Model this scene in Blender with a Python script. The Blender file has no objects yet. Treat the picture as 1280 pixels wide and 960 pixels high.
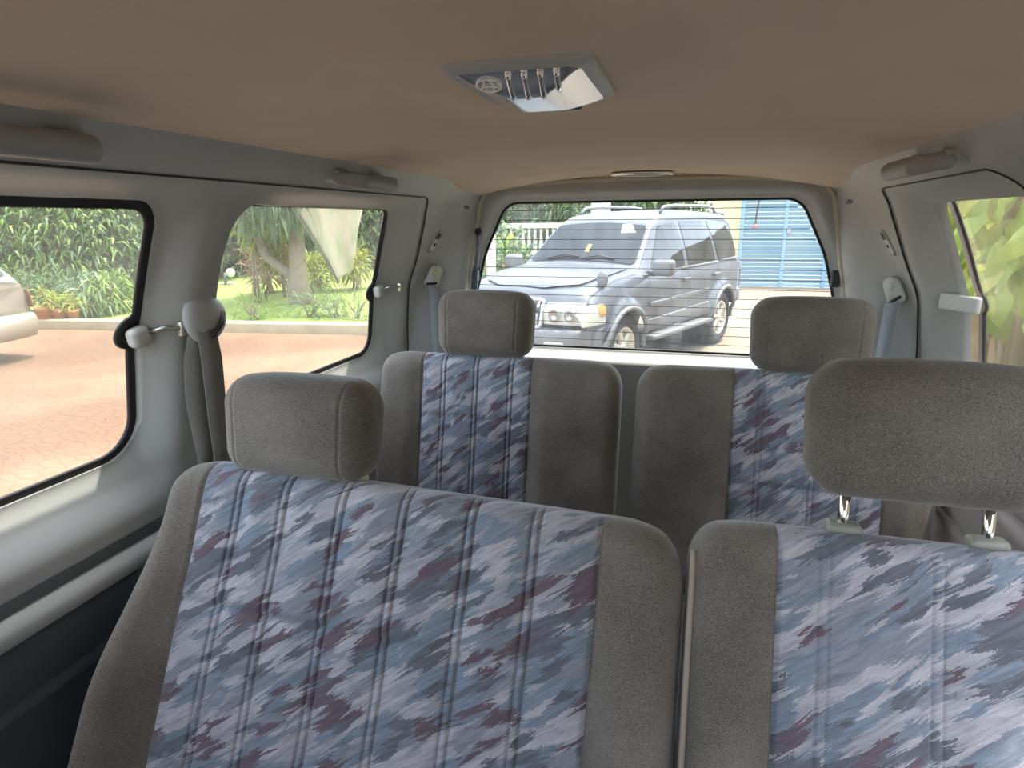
import bpy, bmesh, math, random
import numpy as np
from mathutils import Vector, Matrix

rnd = random.Random(7)
ZC = 1.70                     # camera height above the ground; coordinates below are relative to the camera's eye height
FLOOR = -1.20
SC = bpy.context.scene
COL = SC.collection

# ------------------------------------------------------------------ camera geometry
F = 780.73
YAW, PIT, ROLL = [math.radians(a) for a in (15.983, 14.564, -0.464)]
O = np.array([.1543, 0., 0.])
_cy, _sy, _cp, _sp = math.cos(YAW), math.sin(YAW), math.cos(PIT), math.sin(PIT)
FW = np.array([-_sy*_cp, _cy*_cp, -_sp]); _r = np.array([_cy, _sy, 0.]); _u = np.cross(_r, FW)
RT = math.cos(ROLL)*_r + math.sin(ROLL)*_u
UP = -math.sin(ROLL)*_r + math.cos(ROLL)*_u

def ray(u, v):
    return FW + RT*(u-640)/F - UP*(v-480)/F

def on(u, v, ax, val):
    d = ray(u, v)
    return O + d*(val-O[ax])/d[ax]

def smooth(a, b, t):
    t = np.clip((np.asarray(t, float)-a)/(b-a), 0, 1)
    return t*t*(3-2*t)

# ------------------------------------------------------------------ materials
MATS = {}
def mat(name, color=(.5, .5, .5), rough=.6, metal=0., spec=.5, noise=None, bump=None, sheen=0., coat=0.):
    if name in MATS:
        return MATS[name]
    m = bpy.data.materials.new(name); m.use_nodes = True
    nt = m.node_tree; b = nt.nodes['Principled BSDF']
    b.inputs['Base Color'].default_value = (*color, 1)
    b.inputs['Roughness'].default_value = rough
    b.inputs['Metallic'].default_value = metal
    b.inputs['Specular IOR Level'].default_value = spec
    if sheen:
        b.inputs['Sheen Weight'].default_value = sheen
        b.inputs['Sheen Roughness'].default_value = .5
    if coat:
        b.inputs['Coat Weight'].default_value = coat
        b.inputs['Coat Roughness'].default_value = .06
    if noise:                                   # (scale, second colour, sharpness)
        tc = nt.nodes.new('ShaderNodeTexCoord')
        n = nt.nodes.new('ShaderNodeTexNoise'); n.inputs['Scale'].default_value = noise[0]
        n.inputs['Detail'].default_value = 6
        r = nt.nodes.new('ShaderNodeValToRGB')
        r.color_ramp.elements[0].position = .5-noise[2]; r.color_ramp.elements[1].position = .5+noise[2]
        r.color_ramp.elements[0].color = (*color, 1); r.color_ramp.elements[1].color = (*noise[1], 1)
        nt.links.new(tc.outputs['Object'], n.inputs['Vector'])
        nt.links.new(n.outputs['Fac'], r.inputs['Fac']); nt.links.new(r.outputs['Color'], b.inputs['Base Color'])
    if bump:                                    # (scale, strength)
        tc = nt.nodes.new('ShaderNodeTexCoord')
        n = nt.nodes.new('ShaderNodeTexNoise'); n.inputs['Scale'].default_value = bump[0]
        n.inputs['Detail'].default_value = 4
        bp = nt.nodes.new('ShaderNodeBump'); bp.inputs['Strength'].default_value = bump[1]
        bp.inputs['Distance'].default_value = .002
        nt.links.new(tc.outputs['Object'], n.inputs['Vector'])
        nt.links.new(n.outputs['Fac'], bp.inputs['Height']); nt.links.new(bp.outputs['Normal'], b.inputs['Normal'])
    MATS[name] = m
    return m

def fabric(name, c1, c2, sheen=.35):
    """woven grey velour: fine fibre speckle over slow wear"""
    m = bpy.data.materials.new(name); m.use_nodes = True; MATS[name] = m
    nt = m.node_tree; L = nt.links; b = nt.nodes['Principled BSDF']
    b.inputs['Roughness'].default_value = .95; b.inputs['Specular IOR Level'].default_value = .15
    b.inputs['Sheen Weight'].default_value = sheen; b.inputs['Sheen Roughness'].default_value = .45
    tc = nt.nodes.new('ShaderNodeTexCoord')
    n1 = nt.nodes.new('ShaderNodeTexNoise'); n1.inputs['Scale'].default_value = 520; n1.inputs['Detail'].default_value = 3
    n2 = nt.nodes.new('ShaderNodeTexNoise'); n2.inputs['Scale'].default_value = 7; n2.inputs['Detail'].default_value = 5
    for n in (n1, n2): L.new(tc.outputs['Object'], n.inputs['Vector'])
    mx = nt.nodes.new('ShaderNodeMath'); mx.operation = 'MULTIPLY_ADD'; mx.inputs[1].default_value = .65
    L.new(n1.outputs['Fac'], mx.inputs[0])
    m2 = nt.nodes.new('ShaderNodeMath'); m2.operation = 'MULTIPLY'; m2.inputs[1].default_value = .4
    L.new(n2.outputs['Fac'], m2.inputs[0]); L.new(m2.outputs[0], mx.inputs[2])
    r = nt.nodes.new('ShaderNodeValToRGB')
    r.color_ramp.elements[0].position = .38; r.color_ramp.elements[1].position = .68
    r.color_ramp.elements[0].color = (*c1, 1); r.color_ramp.elements[1].color = (*c2, 1)
    L.new(mx.outputs[0], r.inputs['Fac']); L.new(r.outputs['Color'], b.inputs['Base Color'])
    bp = nt.nodes.new('ShaderNodeBump'); bp.inputs['Strength'].default_value = .35; bp.inputs['Distance'].default_value = .001
    L.new(n1.outputs['Fac'], bp.inputs['Height']); L.new(bp.outputs['Normal'], b.inputs['Normal'])
    return m

def pattern(name, scale=1.6, dim=1.0, seed=0.):
    """printed brush-stroke cloth: flame shaped flecks of lavender, slate, blue and plum lying on a slant"""
    m = bpy.data.materials.new(name); m.use_nodes = True; MATS[name] = m
    nt = m.node_tree; L = nt.links; N = nt.nodes; b = N['Principled BSDF']
    b.inputs['Roughness'].default_value = .9; b.inputs['Specular IOR Level'].default_value = .15
    b.inputs['Sheen Weight'].default_value = .3
    uv = N.new('ShaderNodeUVMap')
    def node(t, **k):
        n = N.new(t)
        for a, v in k.items(): setattr(n, a, v)
        return n
    def mapping(src, rot, sc, loc=(0, 0, 0)):
        a = node('ShaderNodeMapping'); a.inputs['Rotation'].default_value = (0, 0, rot); L.new(src, a.inputs['Vector'])
        c = node('ShaderNodeMapping'); c.inputs['Scale'].default_value = (sc[0]*scale, sc[1]*scale, 1)
        c.inputs['Location'].default_value = loc
        L.new(a.outputs[0], c.inputs['Vector']); return c.outputs[0]
    def warp(src, nscale, amp, along, detail=2.):
        n = node('ShaderNodeTexNoise'); n.inputs['Scale'].default_value = nscale; n.inputs['Detail'].default_value = detail
        L.new(src, n.inputs['Vector'])
        s = node('ShaderNodeVectorMath', operation='SUBTRACT'); s.inputs[1].default_value = (.5, .5, .5)
        L.new(n.outputs['Color'], s.inputs[0])
        k = node('ShaderNodeVectorMath', operation='MULTIPLY'); k.inputs[1].default_value = (amp*along[0], amp*along[1], 0)
        L.new(s.outputs[0], k.inputs[0])
        a = node('ShaderNodeVectorMath', operation='ADD'); L.new(src, a.inputs[0]); L.new(k.outputs[0], a.inputs[1])
        return a.outputs[0]
    rot = math.radians(-38)
    def layer(sc, cols, loc, thr=None):
        p = mapping(uv.outputs['UV'], rot, sc, loc)
        p = warp(p, .9, 1.5, (1, .9))
        # serrated stroke ends: fast noise across the stroke pushes along it
        q = node('ShaderNodeMapping'); q.inputs['Scale'].default_value = (.3, 3.4, 1); L.new(p, q.inputs['Vector'])
        n = node('ShaderNodeTexNoise'); n.inputs['Scale'].default_value = 1.3; n.inputs['Detail'].default_value = 4
        L.new(q.outputs[0], n.inputs['Vector'])
        s = node('ShaderNodeMath', operation='MULTIPLY_ADD'); s.inputs[1].default_value = 1.9; s.inputs[2].default_value = -.95
        L.new(n.outputs['Fac'], s.inputs[0])
        fz = node('ShaderNodeTexNoise'); fz.inputs['Scale'].default_value = 420; fz.inputs['Detail'].default_value = 1; L.new(uv.outputs['UV'], fz.inputs['Vector'])
        fm = node('ShaderNodeMath', operation='MULTIPLY_ADD'); fm.inputs[1].default_value = .42; L.new(fz.outputs['Fac'], fm.inputs[0]); L.new(s.outputs[0], fm.inputs[2])
        fy = node('ShaderNodeMath', operation='MULTIPLY'); fy.inputs[1].default_value = .22; L.new(fz.outputs['Fac'], fy.inputs[0])
        cb = node('ShaderNodeCombineXYZ'); L.new(fm.outputs[0], cb.inputs[0]); L.new(fy.outputs[0], cb.inputs[1])
        ad = node('ShaderNodeVectorMath', operation='ADD'); L.new(p, ad.inputs[0]); L.new(cb.outputs[0], ad.inputs[1])
        v = node('ShaderNodeTexVoronoi', voronoi_dimensions='2D'); v.inputs['Scale'].default_value = 1
        L.new(ad.outputs[0], v.inputs['Vector'])
        sp = node('ShaderNodeSeparateColor'); L.new(v.outputs['Color'], sp.inputs[0])
        r = node('ShaderNodeValToRGB'); r.color_ramp.interpolation = 'CONSTANT'
        e = r.color_ramp.elements
        while len(e) < len(cols): e.new(.5)
        for i, (pos, c) in enumerate(cols):
            e[i].position = pos; e[i].color = (c[0]*dim, c[1]*dim, c[2]*dim, 1)
        L.new(sp.outputs[0], r.inputs['Fac'])
        mask = None
        if thr is not None:
            g = node('ShaderNodeMath', operation='GREATER_THAN'); g.inputs[1].default_value = thr
            L.new(sp.outputs[1], g.inputs[0]); mask = g.outputs[0]
        return r.outputs['Color'], mask
    LAV, LAV2, MID, BLU, SLA, PLU = (.45, .44, .475), (.37, .37, .41), (.26, .275, .32), (.215, .26, .32), (.15, .16, .188), (.155, .118, .143)
    c1, _ = layer((9, 25), [(0, LAV), (.30, LAV2), (.55, MID), (.72, LAV), (.86, BLU)], (seed, 0, 0))
    c2, m2 = layer((10, 31), [(0, SLA), (.30, BLU), (.52, PLU), (.68, MID), (.86, LAV)], (seed+4.3, 7.7, 0), .47)
    mix = node('ShaderNodeMix', data_type='RGBA'); L.new(m2, mix.inputs[0]); L.new(c1, mix.inputs[6]); L.new(c2, mix.inputs[7])
    c3, m3 = layer((15, 48), [(0, PLU), (.25, SLA), (.55, LAV), (.8, BLU)], (seed+11.3, 2.7, 0), .76)
    mix2 = node('ShaderNodeMix', data_type='RGBA'); L.new(m3, mix2.inputs[0]); L.new(mix.outputs[2], mix2.inputs[6]); L.new(c3, mix2.inputs[7])
    # washed brush streaks within each stroke
    bq = mapping(uv.outputs['UV'], rot, (14, 110), (seed, 3, 0)); bq = warp(bq, .5, 2.5, (1, 1))
    bn = node('ShaderNodeTexNoise'); bn.inputs['Scale'].default_value = 1.; bn.inputs['Detail'].default_value = 5; L.new(bq, bn.inputs['Vector'])
    br = node('ShaderNodeMapRange'); br.inputs[1].default_value = .3; br.inputs[2].default_value = .7; br.inputs[3].default_value = .74; br.inputs[4].default_value = 1.24
    L.new(bn.outputs['Fac'], br.inputs[0])
    bs = node('ShaderNodeVectorMath', operation='SCALE'); L.new(mix2.outputs[2], bs.inputs[0]); L.new(br.outputs[0], bs.inputs['Scale'])
    # thread grain
    tn = node('ShaderNodeTexNoise'); tn.inputs['Scale'].default_value = 500; L.new(uv.outputs['UV'], tn.inputs['Vector'])
    tr = node('ShaderNodeMapRange'); tr.inputs[3].default_value = .78; tr.inputs[4].default_value = 1.2
    L.new(tn.outputs['Fac'], tr.inputs[0])
    mu = node('ShaderNodeVectorMath', operation='SCALE'); L.new(bs.outputs[0], mu.inputs[0]); L.new(tr.outputs[0], mu.inputs['Scale'])
    L.new(mu.outputs[0], b.inputs['Base Color'])
    bp = node('ShaderNodeBump'); bp.inputs['Strength'].default_value = .2; bp.inputs['Distance'].default_value = .001
    L.new(tn.outputs['Fac'], bp.inputs['Height']); L.new(bp.outputs['Normal'], b.inputs['Normal'])
    return m

def glass(name, dust, dustcol, scale=3., streak=(1, 1, 1), refl=1.0):
    """clear pane with a film of dust: the dust is a real scattering layer"""
    m = bpy.data.materials.new(name); m.use_nodes = True; MATS[name] = m
    nt = m.node_tree; L = nt.links; N = nt.nodes
    for n in list(N): N.remove(n)
    out = N.new('ShaderNodeOutputMaterial')
    tr = N.new('ShaderNodeBsdfTransparent'); tr.inputs[0].default_value = (.93, .96, .94, 1)
    gl = N.new('ShaderNodeBsdfGlossy'); gl.inputs['Roughness'].default_value = .02
    lw = N.new('ShaderNodeLayerWeight'); lw.inputs['Blend'].default_value = .5
    pw = N.new('ShaderNodeMath'); pw.operation = 'POWER'; pw.inputs[1].default_value = 4.
    L.new(lw.outputs['Facing'], pw.inputs[0])
    fr = N.new('ShaderNodeMath'); fr.operation = 'MULTIPLY_ADD'; fr.inputs[1].default_value = .35; fr.inputs[2].default_value = .03
    L.new(pw.outputs[0], fr.inputs[0])
    df = N.new('ShaderNodeBsdfDiffuse'); df.inputs[0].default_value = (*dustcol, 1)
    tl = N.new('ShaderNodeBsdfTranslucent'); tl.inputs[0].default_value = (*dustcol, 1)
    dm = N.new('ShaderNodeMixShader'); dm.inputs[0].default_value = .6
    L.new(df.outputs[0], dm.inputs[1]); L.new(tl.outputs[0], dm.inputs[2])
    m1 = N.new('ShaderNodeMixShader'); L.new(fr.outputs[0], m1.inputs[0]); L.new(tr.outputs[0], m1.inputs[1]); L.new(gl.outputs[0], m1.inputs[2])
    tc = N.new('ShaderNodeTexCoord'); mp = N.new('ShaderNodeMapping'); mp.inputs['Scale'].default_value = streak
    L.new(tc.outputs['Object'], mp.inputs[0])
    ns = N.new('ShaderNodeTexNoise'); ns.inputs['Scale'].default_value = scale; ns.inputs['Detail'].default_value = 8
    ns.inputs['Roughness'].default_value = .65
    L.new(mp.outputs[0], ns.inputs['Vector'])
    mr = N.new('ShaderNodeMapRange'); mr.inputs[1].default_value = .35; mr.inputs[2].default_value = .7
    mr.inputs[3].default_value = dust[0]; mr.inputs[4].default_value = dust[1]
    L.new(ns.outputs['Fac'], mr.inputs[0])
    m2 = N.new('ShaderNodeMixShader'); L.new(mr.outputs[0], m2.inputs[0]); L.new(m1.outputs[0], m2.inputs[1]); L.new(dm.outputs[0], m2.inputs[2])
    L.new(m2.outputs[0], out.inputs[0])
    return m

def leafmat(name, c1, c2, c3, trans=.4):
    m = bpy.data.materials.new(name); m.use_nodes = True; MATS[name] = m
    nt = m.node_tree; L = nt.links; N = nt.nodes
    for n in list(N): N.remove(n)
    out = N.new('ShaderNodeOutputMaterial')
    g = N.new('ShaderNodeNewGeometry')
    r = N.new('ShaderNodeValToRGB'); e = r.color_ramp.elements; e.new(.5)
    e[0].position = 0; e[1].position = .5; e[2].position = 1
    for k, c in zip(e, (c1, c2, c3)): k.color = (*c, 1)
    L.new(g.outputs['Random Per Island'], r.inputs['Fac'])
    d = N.new('ShaderNodeBsdfPrincipled'); d.inputs['Roughness'].default_value = .5; d.inputs['Specular IOR Level'].default_value = .3
    t = N.new('ShaderNodeBsdfTranslucent')
    L.new(r.outputs['Color'], d.inputs['Base Color']); L.new(r.outputs['Color'], t.inputs['Color'])
    x = N.new('ShaderNodeMixShader'); x.inputs[0].default_value = trans
    L.new(d.outputs[0], x.inputs[1]); L.new(t.outputs[0], x.inputs[2]); L.new(x.outputs[0], out.inputs[0])
    return m

# ------------------------------------------------------------------ object helpers
TOP = []
def mesh(name, v, f, m, parent=None, smooth_=True, uv=None, label=None):
    me = bpy.data.meshes.new(name)
    v = np.asarray(v, float)
    if parent is not None:
        v = v - np.array(BASE[ROOTOF.get(parent.name, parent.name)])
    me.from_pydata([tuple(p) for p in v], [], [tuple(q) for q in f])
    me.update()
    if uv is not None:
        lay = me.uv_layers.new(name='UVMap')
        for lp in me.loops:
            lay.data[lp.index].uv = uv[lp.vertex_index]
    bm = bmesh.new(); bm.from_mesh(me); bmesh.ops.recalc_face_normals(bm, faces=bm.faces); bm.to_mesh(me); bm.free()
    if smooth_:
        me.polygons.foreach_set('use_smooth', [True]*len(me.polygons))
    me.materials.append(m)
    o = bpy.data.objects.new(name, me); COL.objects.link(o)
    if parent is not None:
        o.parent = parent
        ROOTOF[o.name] = ROOTOF.get(parent.name, parent.name)
    else:
        TOP.append(o)
    if label: o['label'] = label
    return o
BASE = {}; ROOTOF = {}
def thing(name, label, cat, base, group=None):
    o = bpy.data.objects.new(name, None); COL.objects.link(o); TOP.append(o)
    o.location = base; BASE[o.name] = tuple(base)
    o.empty_display_size = .1
    o['label'] = label; o['category'] = cat; o['kind'] = 'thing'
    if group: o['group'] = group
    return o
def tag(o, label, cat, group=None, kind='thing'):
    o['label'] = label; o['category'] = cat; o['kind'] = kind
    if group: o['group'] = group
    base_here(o); return o
def base_here(o):
    """move a mesh's origin to the middle of its base"""
    co = np.empty(len(o.data.vertices)*3); o.data.vertices.foreach_get('co', co); co = co.reshape(-1, 3)
    b = np.array([(co[:, 0].min()+co[:, 0].max())/2, (co[:, 1].min()+co[:, 1].max())/2, co[:, 2].min()])
    o.data.transform(Matrix.Translation(Vector(-b))); o.location = Vector(b)
    BASE[o.name] = tuple(b)
def structure(o, label, cat, kind='structure'):
    return tag(o, label, cat, None, kind)

def join(*vf):
    V, Fc = [], []
    for v, f in vf:
        n = len(V); V += [tuple(p) for p in v]; Fc += [tuple(i+n for i in q) for q in f]
    return V, Fc
def box(c, s, r=.0, seg=3, rot=None):
    """box with rounded edges"""
    hx, hy, hz = [k/2 for k in s]
    if r <= 0:
        v = [(x, y, z) for x in (-hx, hx) for y in (-hy, hy) for z in (-hz, hz)]
        f = [(0, 1, 3, 2), (4, 6, 7, 5), (0, 4, 5, 1), (2, 3, 7, 6), (0, 2, 6, 4), (1, 5, 7, 3)]
    else:
        r = min(r, hx, hy, hz)
        def line(h):
            a = [math.tan((i/seg-1)*math.pi/4) for i in range(seg+1)]
            left = [-(h-r)+r*t for t in a]
            return left+[-q for q in reversed(left)] if h-r > 1e-6 else left+[-q for q in reversed(left)][1:]
        lx, ly, lz = line(hx), line(hy), line(hz)
        v, f, idx = [], [], {}
        def vid(x, y, z):
            k = (round(x, 7), round(y, 7), round(z, 7))
            if k not in idx:
                c_ = [max(-(h-r), min(h-r, q)) for q, h in zip(k, (hx, hy, hz))]
                d = [q-w for q, w in zip(k, c_)]; n = math.sqrt(sum(e*e for e in d)) or 1
                idx[k] = len(v); v.append(tuple(w+r*e/n for w, e in zip(c_, d)))
            return idx[k]
        for A, B, fn in ((lx, ly, lambda a, b, s_: (a, b, s_*hz)), (lx, lz, lambda a, b, s_: (a, s_*hy, b)), (ly, lz, lambda a, b, s_: (s_*hx, a, b))):
            for s_ in (-1, 1):
                for i in range(len(A)-1):
                    for j in range(len(B)-1):
                        f.append(tuple(vid(*fn(*q, s_)) for q in ((A[i], B[j]), (A[i+1], B[j]), (A[i+1], B[j+1]), (A[i], B[j+1]))))
    v = [Vector(p) for p in v]
    if rot is not None:
        v = [rot @ p for p in v]
    return [tuple(p+Vector(c)) for p in v], f
def tube(pts, r, seg=8, closed=False, flat=None):
    """round tube (or, with flat=(width axis, half width, half thickness), a strap) along points"""
    P = [Vector(p) for p in pts]; n = len(P); v, f = [], []
    rr = r if hasattr(r, '__len__') else [r]*n
    pu = None
    for i in range(n):
        a = P[(i-1) % n] if closed or i > 0 else P[i]; b = P[(i+1) % n] if closed or i < n-1 else P[i]
        t = (b-a).normalized()
        if pu is None:
            pu = t.orthogonal().normalized()
        pu = (pu-t*pu.dot(t)).normalized(); w = t.cross(pu)
        for k in range(seg):
            an = 2*math.pi*k/seg
            v.append(tuple(P[i]+(pu*math.cos(an)+w*math.sin(an))*rr[i]))
    m = n if closed else n-1
    for i in range(m):
        for k in range(seg):
            a, b = i*seg, ((i+1) % n)*seg
            f.append((a+k, a+(k+1) % seg, b+(k+1) % seg, b+k))
    if not closed:
        f.append(tuple(range(seg-1, -1, -1))); f.append(tuple(range((n-1)*seg, n*seg)))
    return v, f
def strap(pts, widths, half=.0012):
    """flat webbing: pts is a list of centre points, widths a list of half-width vectors"""
    v, f = [], []
    n = len(pts)
    for i in range(n):
        p = Vector(pts[i]); w = Vector(widths[i])
        t = (Vector(pts[min(i+1, n-1)])-Vector(pts[max(i-1, 0)])).normalized()
        nn = t.cross(w).normalized()*half
        v += [tuple(p-w-nn), tuple(p+w-nn), tuple(p+w+nn), tuple(p-w+nn)]
    for i in range(n-1):
        for k in range(4):
            f.append((i*4+k, i*4+(k+1) % 4, i*4+4+(k+1) % 4, i*4+4+k))
    f += [(0, 1, 2, 3), tuple(n*4-4+k for k in range(4))]
    return v, f
def lathe(prof, seg=24, axis='z', c=(0, 0, 0), close=True):
    v, f = [], []
    for r, h in prof:
        for k in range(seg):
            a = 2*math.pi*k/seg; p = (r*math.cos(a), r*math.sin(a), h)
            if axis == 'x': p = (h, p[0], p[1])
            if axis == 'y': p = (p[0], h, p[1])
            v.append((p[0]+c[0], p[1]+c[1], p[2]+c[2]))
    for i in range(len(prof)-1):
        for k in range(seg):
            f.append((i*seg+k, i*seg+(k+1) % seg, (i+1)*seg+(k+1) % seg, (i+1)*seg+k))
    if close:
        f.append(tuple(range(seg-1, -1, -1))); f.append(tuple(range((len(prof)-1)*seg, len(prof)*seg)))
    return v, f
def ball(c, r, seg=12, rings=8, sc=(1, 1, 1)):
    v, f = lathe([(max(1e-4, math.sin(math.pi*i/rings)), -math.cos(math.pi*i/rings)) for i in range(rings+1)], seg)
    return [(c[0]+p[0]*r*sc[0], c[1]+p[1]*r*sc[1], c[2]+p[2]*r*sc[2]) for p in v], f

# ---- 2D signed distances and trimmed sheets
def roundpoly(corners, n=8):
    """corners: (a, b, radius) -> polyline with rounded corners"""
    out = []; k = len(corners)
    for i in range(k):
        p = Vector(corners[i][:2]); r = corners[i][2]
        if r <= 0:
            out.append(tuple(p)); continue
        a = Vector(corners[i-1][:2]); b = Vector(corners[(i+1) % k][:2])
        d1 = (a-p).normalized(); d2 = (b-p).normalized()
        ang = d1.angle(d2); t = min(r/math.tan(ang/2), (a-p).length*.49, (b-p).length*.49); r_ = t*math.tan(ang/2)
        c = p+(d1+d2).normalized()*(r_/math.sin(ang/2))
        s = p+d1*t-c; e = p+d2*t-c
        a0 = math.atan2(s.y, s.x); a1 = math.atan2(e.y, e.x); da = (a1-a0+math.pi) % (2*math.pi)-math.pi
        for j in range(n+1):
            q = a0+da*j/n; out.append((c.x+r_*math.cos(q), c.y+r_*math.sin(q)))
    return np.array(out)
def sd(poly, A, B):
    """signed distance to a polygon, positive inside"""
    A = np.asarray(A, float); B = np.asarray(B, float)
    d = np.full(A.shape, 1e9); ins = np.zeros(A.shape, bool); n = len(poly)
    for i in range(n):
        (x0, y0), (x1, y1) = poly[i], poly[(i+1) % n]
        ex, ey = x1-x0, y1-y0; L2 = ex*ex+ey*ey
        if L2 < 1e-16: continue
        t = np.clip(((A-x0)*ex+(B-y0)*ey)/L2, 0, 1)
        d = np.minimum(d, (A-x0-t*ex)**2+(B-y0-t*ey)**2)
        if abs(y1-y0) > 1e-12:
            c = ((y0 > B) != (y1 > B)) & (A < (x1-x0)*(B-y0)/(y1-y0)+x0); ins ^= c
    d = np.sqrt(d)
    return np.where(ins, d, -d)
def sheet(ar, br, step, keep, pos, thick=None):
    """grid over (a, b) kept where keep > 0, its rim snapped onto keep = 0; pos maps to 3D; thick: offset vector closing the rim"""
    na = max(2, int(round((ar[1]-ar[0])/step))+1); nb = max(2, int(round((br[1]-br[0])/step))+1)
    a = np.linspace(*ar, na); b = np.linspace(*br, nb)
    A, B = np.meshgrid(a, b, indexing='ij')
    K = keep(A, B)
    cell = np.maximum(np.maximum(K[:-1, :-1], K[1:, :-1]), np.maximum(K[:-1, 1:], K[1:, 1:])) > 1e-7
    used = np.zeros(A.shape, bool)
    for i, j in ((0, 0), (1, 0), (0, 1), (1, 1)):
        used[i:na-1+i, j:nb-1+j] |= cell
    mv = used & (K < 0)
    h = 1e-5
    for _ in range(6):
        if not mv.any(): break
        x, y = A[mv], B[mv]; k0 = keep(x, y)
        gx = (keep(x+h, y)-keep(x-h, y))/(2*h); gy = (keep(x, y+h)-keep(x, y-h))/(2*h)
        g2 = np.maximum(gx*gx+gy*gy, .05)
        s = np.clip(k0/g2, -step, step)
        A[mv] = x-s*gx; B[mv] = y-s*gy
    idx = -np.ones(A.shape, int); idx[used] = np.arange(used.sum())
    V = pos(A[used], B[used])
    c = np.argwhere(cell)
    Fc = [(idx[i, j], idx[i+1, j], idx[i+1, j+1], idx[i, j+1]) for i, j in c]
    V = [tuple(p) for p in V]
    if thick is not None:
        cnt = {}
        for q in Fc:
            for k in range(4):
                e = (q[k], q[(k+1) % 4]); cnt[tuple(sorted(e))] = cnt.get(tuple(sorted(e)), []) + [e]
        rim = [e[0] for e in cnt.values() if len(e) == 1]
        off = {}
        for e in rim:
            for i in e:
                if i not in off:
                    off[i] = len(V); p = V[i]; V.append((p[0]+thick[0], p[1]+thick[1], p[2]+thick[2]))
        Fc += [(e[1], e[0], off[e[0]], off[e[1]]) for e in rim]
    return V, Fc

# ------------------------------------------------------------------ material library
M_GREY = mat('grey_trim_plastic', (.43, .44, .425), .5, bump=(260, .12), noise=(5, (.39, .40, .385), .2))
M_GREYD = mat('dark_grey_trim_plastic', (.13, .14, .15), .5, bump=(260, .1))
M_GREYL = mat('light_grey_plastic', (.55, .56, .53), .45)
M_LOWER = mat('charcoal_side_panel', (.06, .068, .08), .6, bump=(200, .15))
M_HEAD = mat('tan_headliner_cloth', (.58, .485, .375), .95, spec=.1, noise=(4.5, (.49, .40, .305), .25), bump=(330, .35), sheen=.2)
M_BLACK = mat('black_rubber', (.018, .018, .02), .55)
M_SEAL = mat('cream_weatherstrip', (.55, .52, .42), .6)
M_CARPET = mat('dark_floor_carpet', (.045, .047, .055), .95, bump=(300, .6))
M_CHROME = mat('chrome', (.82, .80, .74), .12, 1.)
M_STEEL = mat('worn_steel', (.5, .5, .46), .3, 1.)
M_GUIDE = mat('olive_grey_post_guide', (.30, .30, .25), .4)
M_IVORY = mat('ivory_plastic', (.66, .64, .52), .45)
M_FAB = fabric('grey_velour', (.105, .093, .079), (.268, .241, .207))
M_PAT = pattern('brushstroke_print_cloth')
M_PAT2 = pattern('brushstroke_print_cloth_rear', 1.7, 1., 23.)
M_BELT = mat('grey_belt_webbing', (.20, .19, .17), .8, bump=(700, .3))
M_BELTB = mat('bluegrey_belt_webbing', (.28, .31, .33), .75, bump=(700, .3))
M_GLL = glass('dusty_side_glass', (.05, .19), (.76, .71, .55), 3.5)
M_GLR = glass('dusty_rear_glass', (.025, .14), (.80, .86, .90), 9, (1.6, 1, .35))
M_GLV = glass('smeared_side_glass', (.03, .18), (.72, .68, .45), 5, (1, 1, .4))

# ------------------------------------------------------------------ van shell
PZ = np.array([-1.3, -.9, -.6, -.45, -.2, -.067, .05, .083, .15, .25])
PX = np.array([.78, .79, .79, .78, .735, .66, .59, .53, .47, .40])
_zz = np.linspace(-1.3, .25, 400)
_pp = np.interp(_zz, PZ, PX)
_k = np.hanning(25); _k /= _k.sum()
_pp = np.convolve(np.pad(_pp, 12, 'edge'), _k, 'valid')
def prof(z): return np.interp(z, _zz, _pp)
SEZ = [-1.3, -.9, -.5, -.25, -.06, .083, .13]; SEX = [.66, .66, .645, .60, .555, .522, .50]
def seamx(z): return np.interp(z, SEZ, SEX)
def ytail(z): return 2.04+(.083-np.asarray(z, float))*.17

WIN1 = roundpoly([(-.55, .034, .06), (-.55, -.414, .06), (.876, -.414, .075), (.872, -.16, .2), (.832, .036, .05)])
def win2poly(f0, top, fr):
    return roundpoly([(f0+.085, -.408, .05), (f0+.06, -.213, .2), (f0+.007, -.07, .2), (f0, top, fr), (1.625, top, .05), (1.665, -.02, .1), (1.765, -.18, .2), (1.79, -.408, .06)][::-1])
WIN2 = win2poly(.945, .034, .05)           # left opening in the lining
WIN2R = win2poly(1.085, .034, .05)         # right opening
GLS2 = win2poly(.905, .046, .03)           # panes, a little larger than the openings
GLS2R = win2poly(1.04, .060, .03)
REG_L = roundpoly([(-1.4, .066, 0), (1.712, .066, .17), (1.835, -.10, .25), (1.88, -.22, .2), (1.915, -.4, .2), (1.93, -.53, .02), (-1.4, -.53, 0)])
REG_R = roundpoly([(1.055, .068, .05), (1.712, .066, .17), (1.835, -.10, .25), (1.88, -.22, .2), (1.915, -.4, .2), (1.93, -.53, .02), (1.02, -.53, .02)])
OFF = .058
def surf(Y, Z, wins, reg, raised=0.):
    """half width of the inner wall at (y, z)"""
    d = np.full(np.shape(Y), 9.)
    for w in wins: d = np.minimum(d, -sd(w, Y, Z))
    d = np.maximum(d, 0)
    dg = np.clip(sd(reg, Y, Z), .002, .075) if reg is not None else .07
    t = d/(d+dg)
    rec = OFF*(1-smooth(0, .85, t))
    if len(wins) > 1: rec = rec*(1-smooth(.86, .93, Y)*(1-smooth(.95, 1.22, Y)))
    x = prof(Z)+rec
    return x-raised
def outer(Y, Z):
    x = prof(Z)-.006
    k = smooth(1.90, 2.05, Y)
    return x*(1-k)+(seamx(Z)+.004)*k

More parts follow.
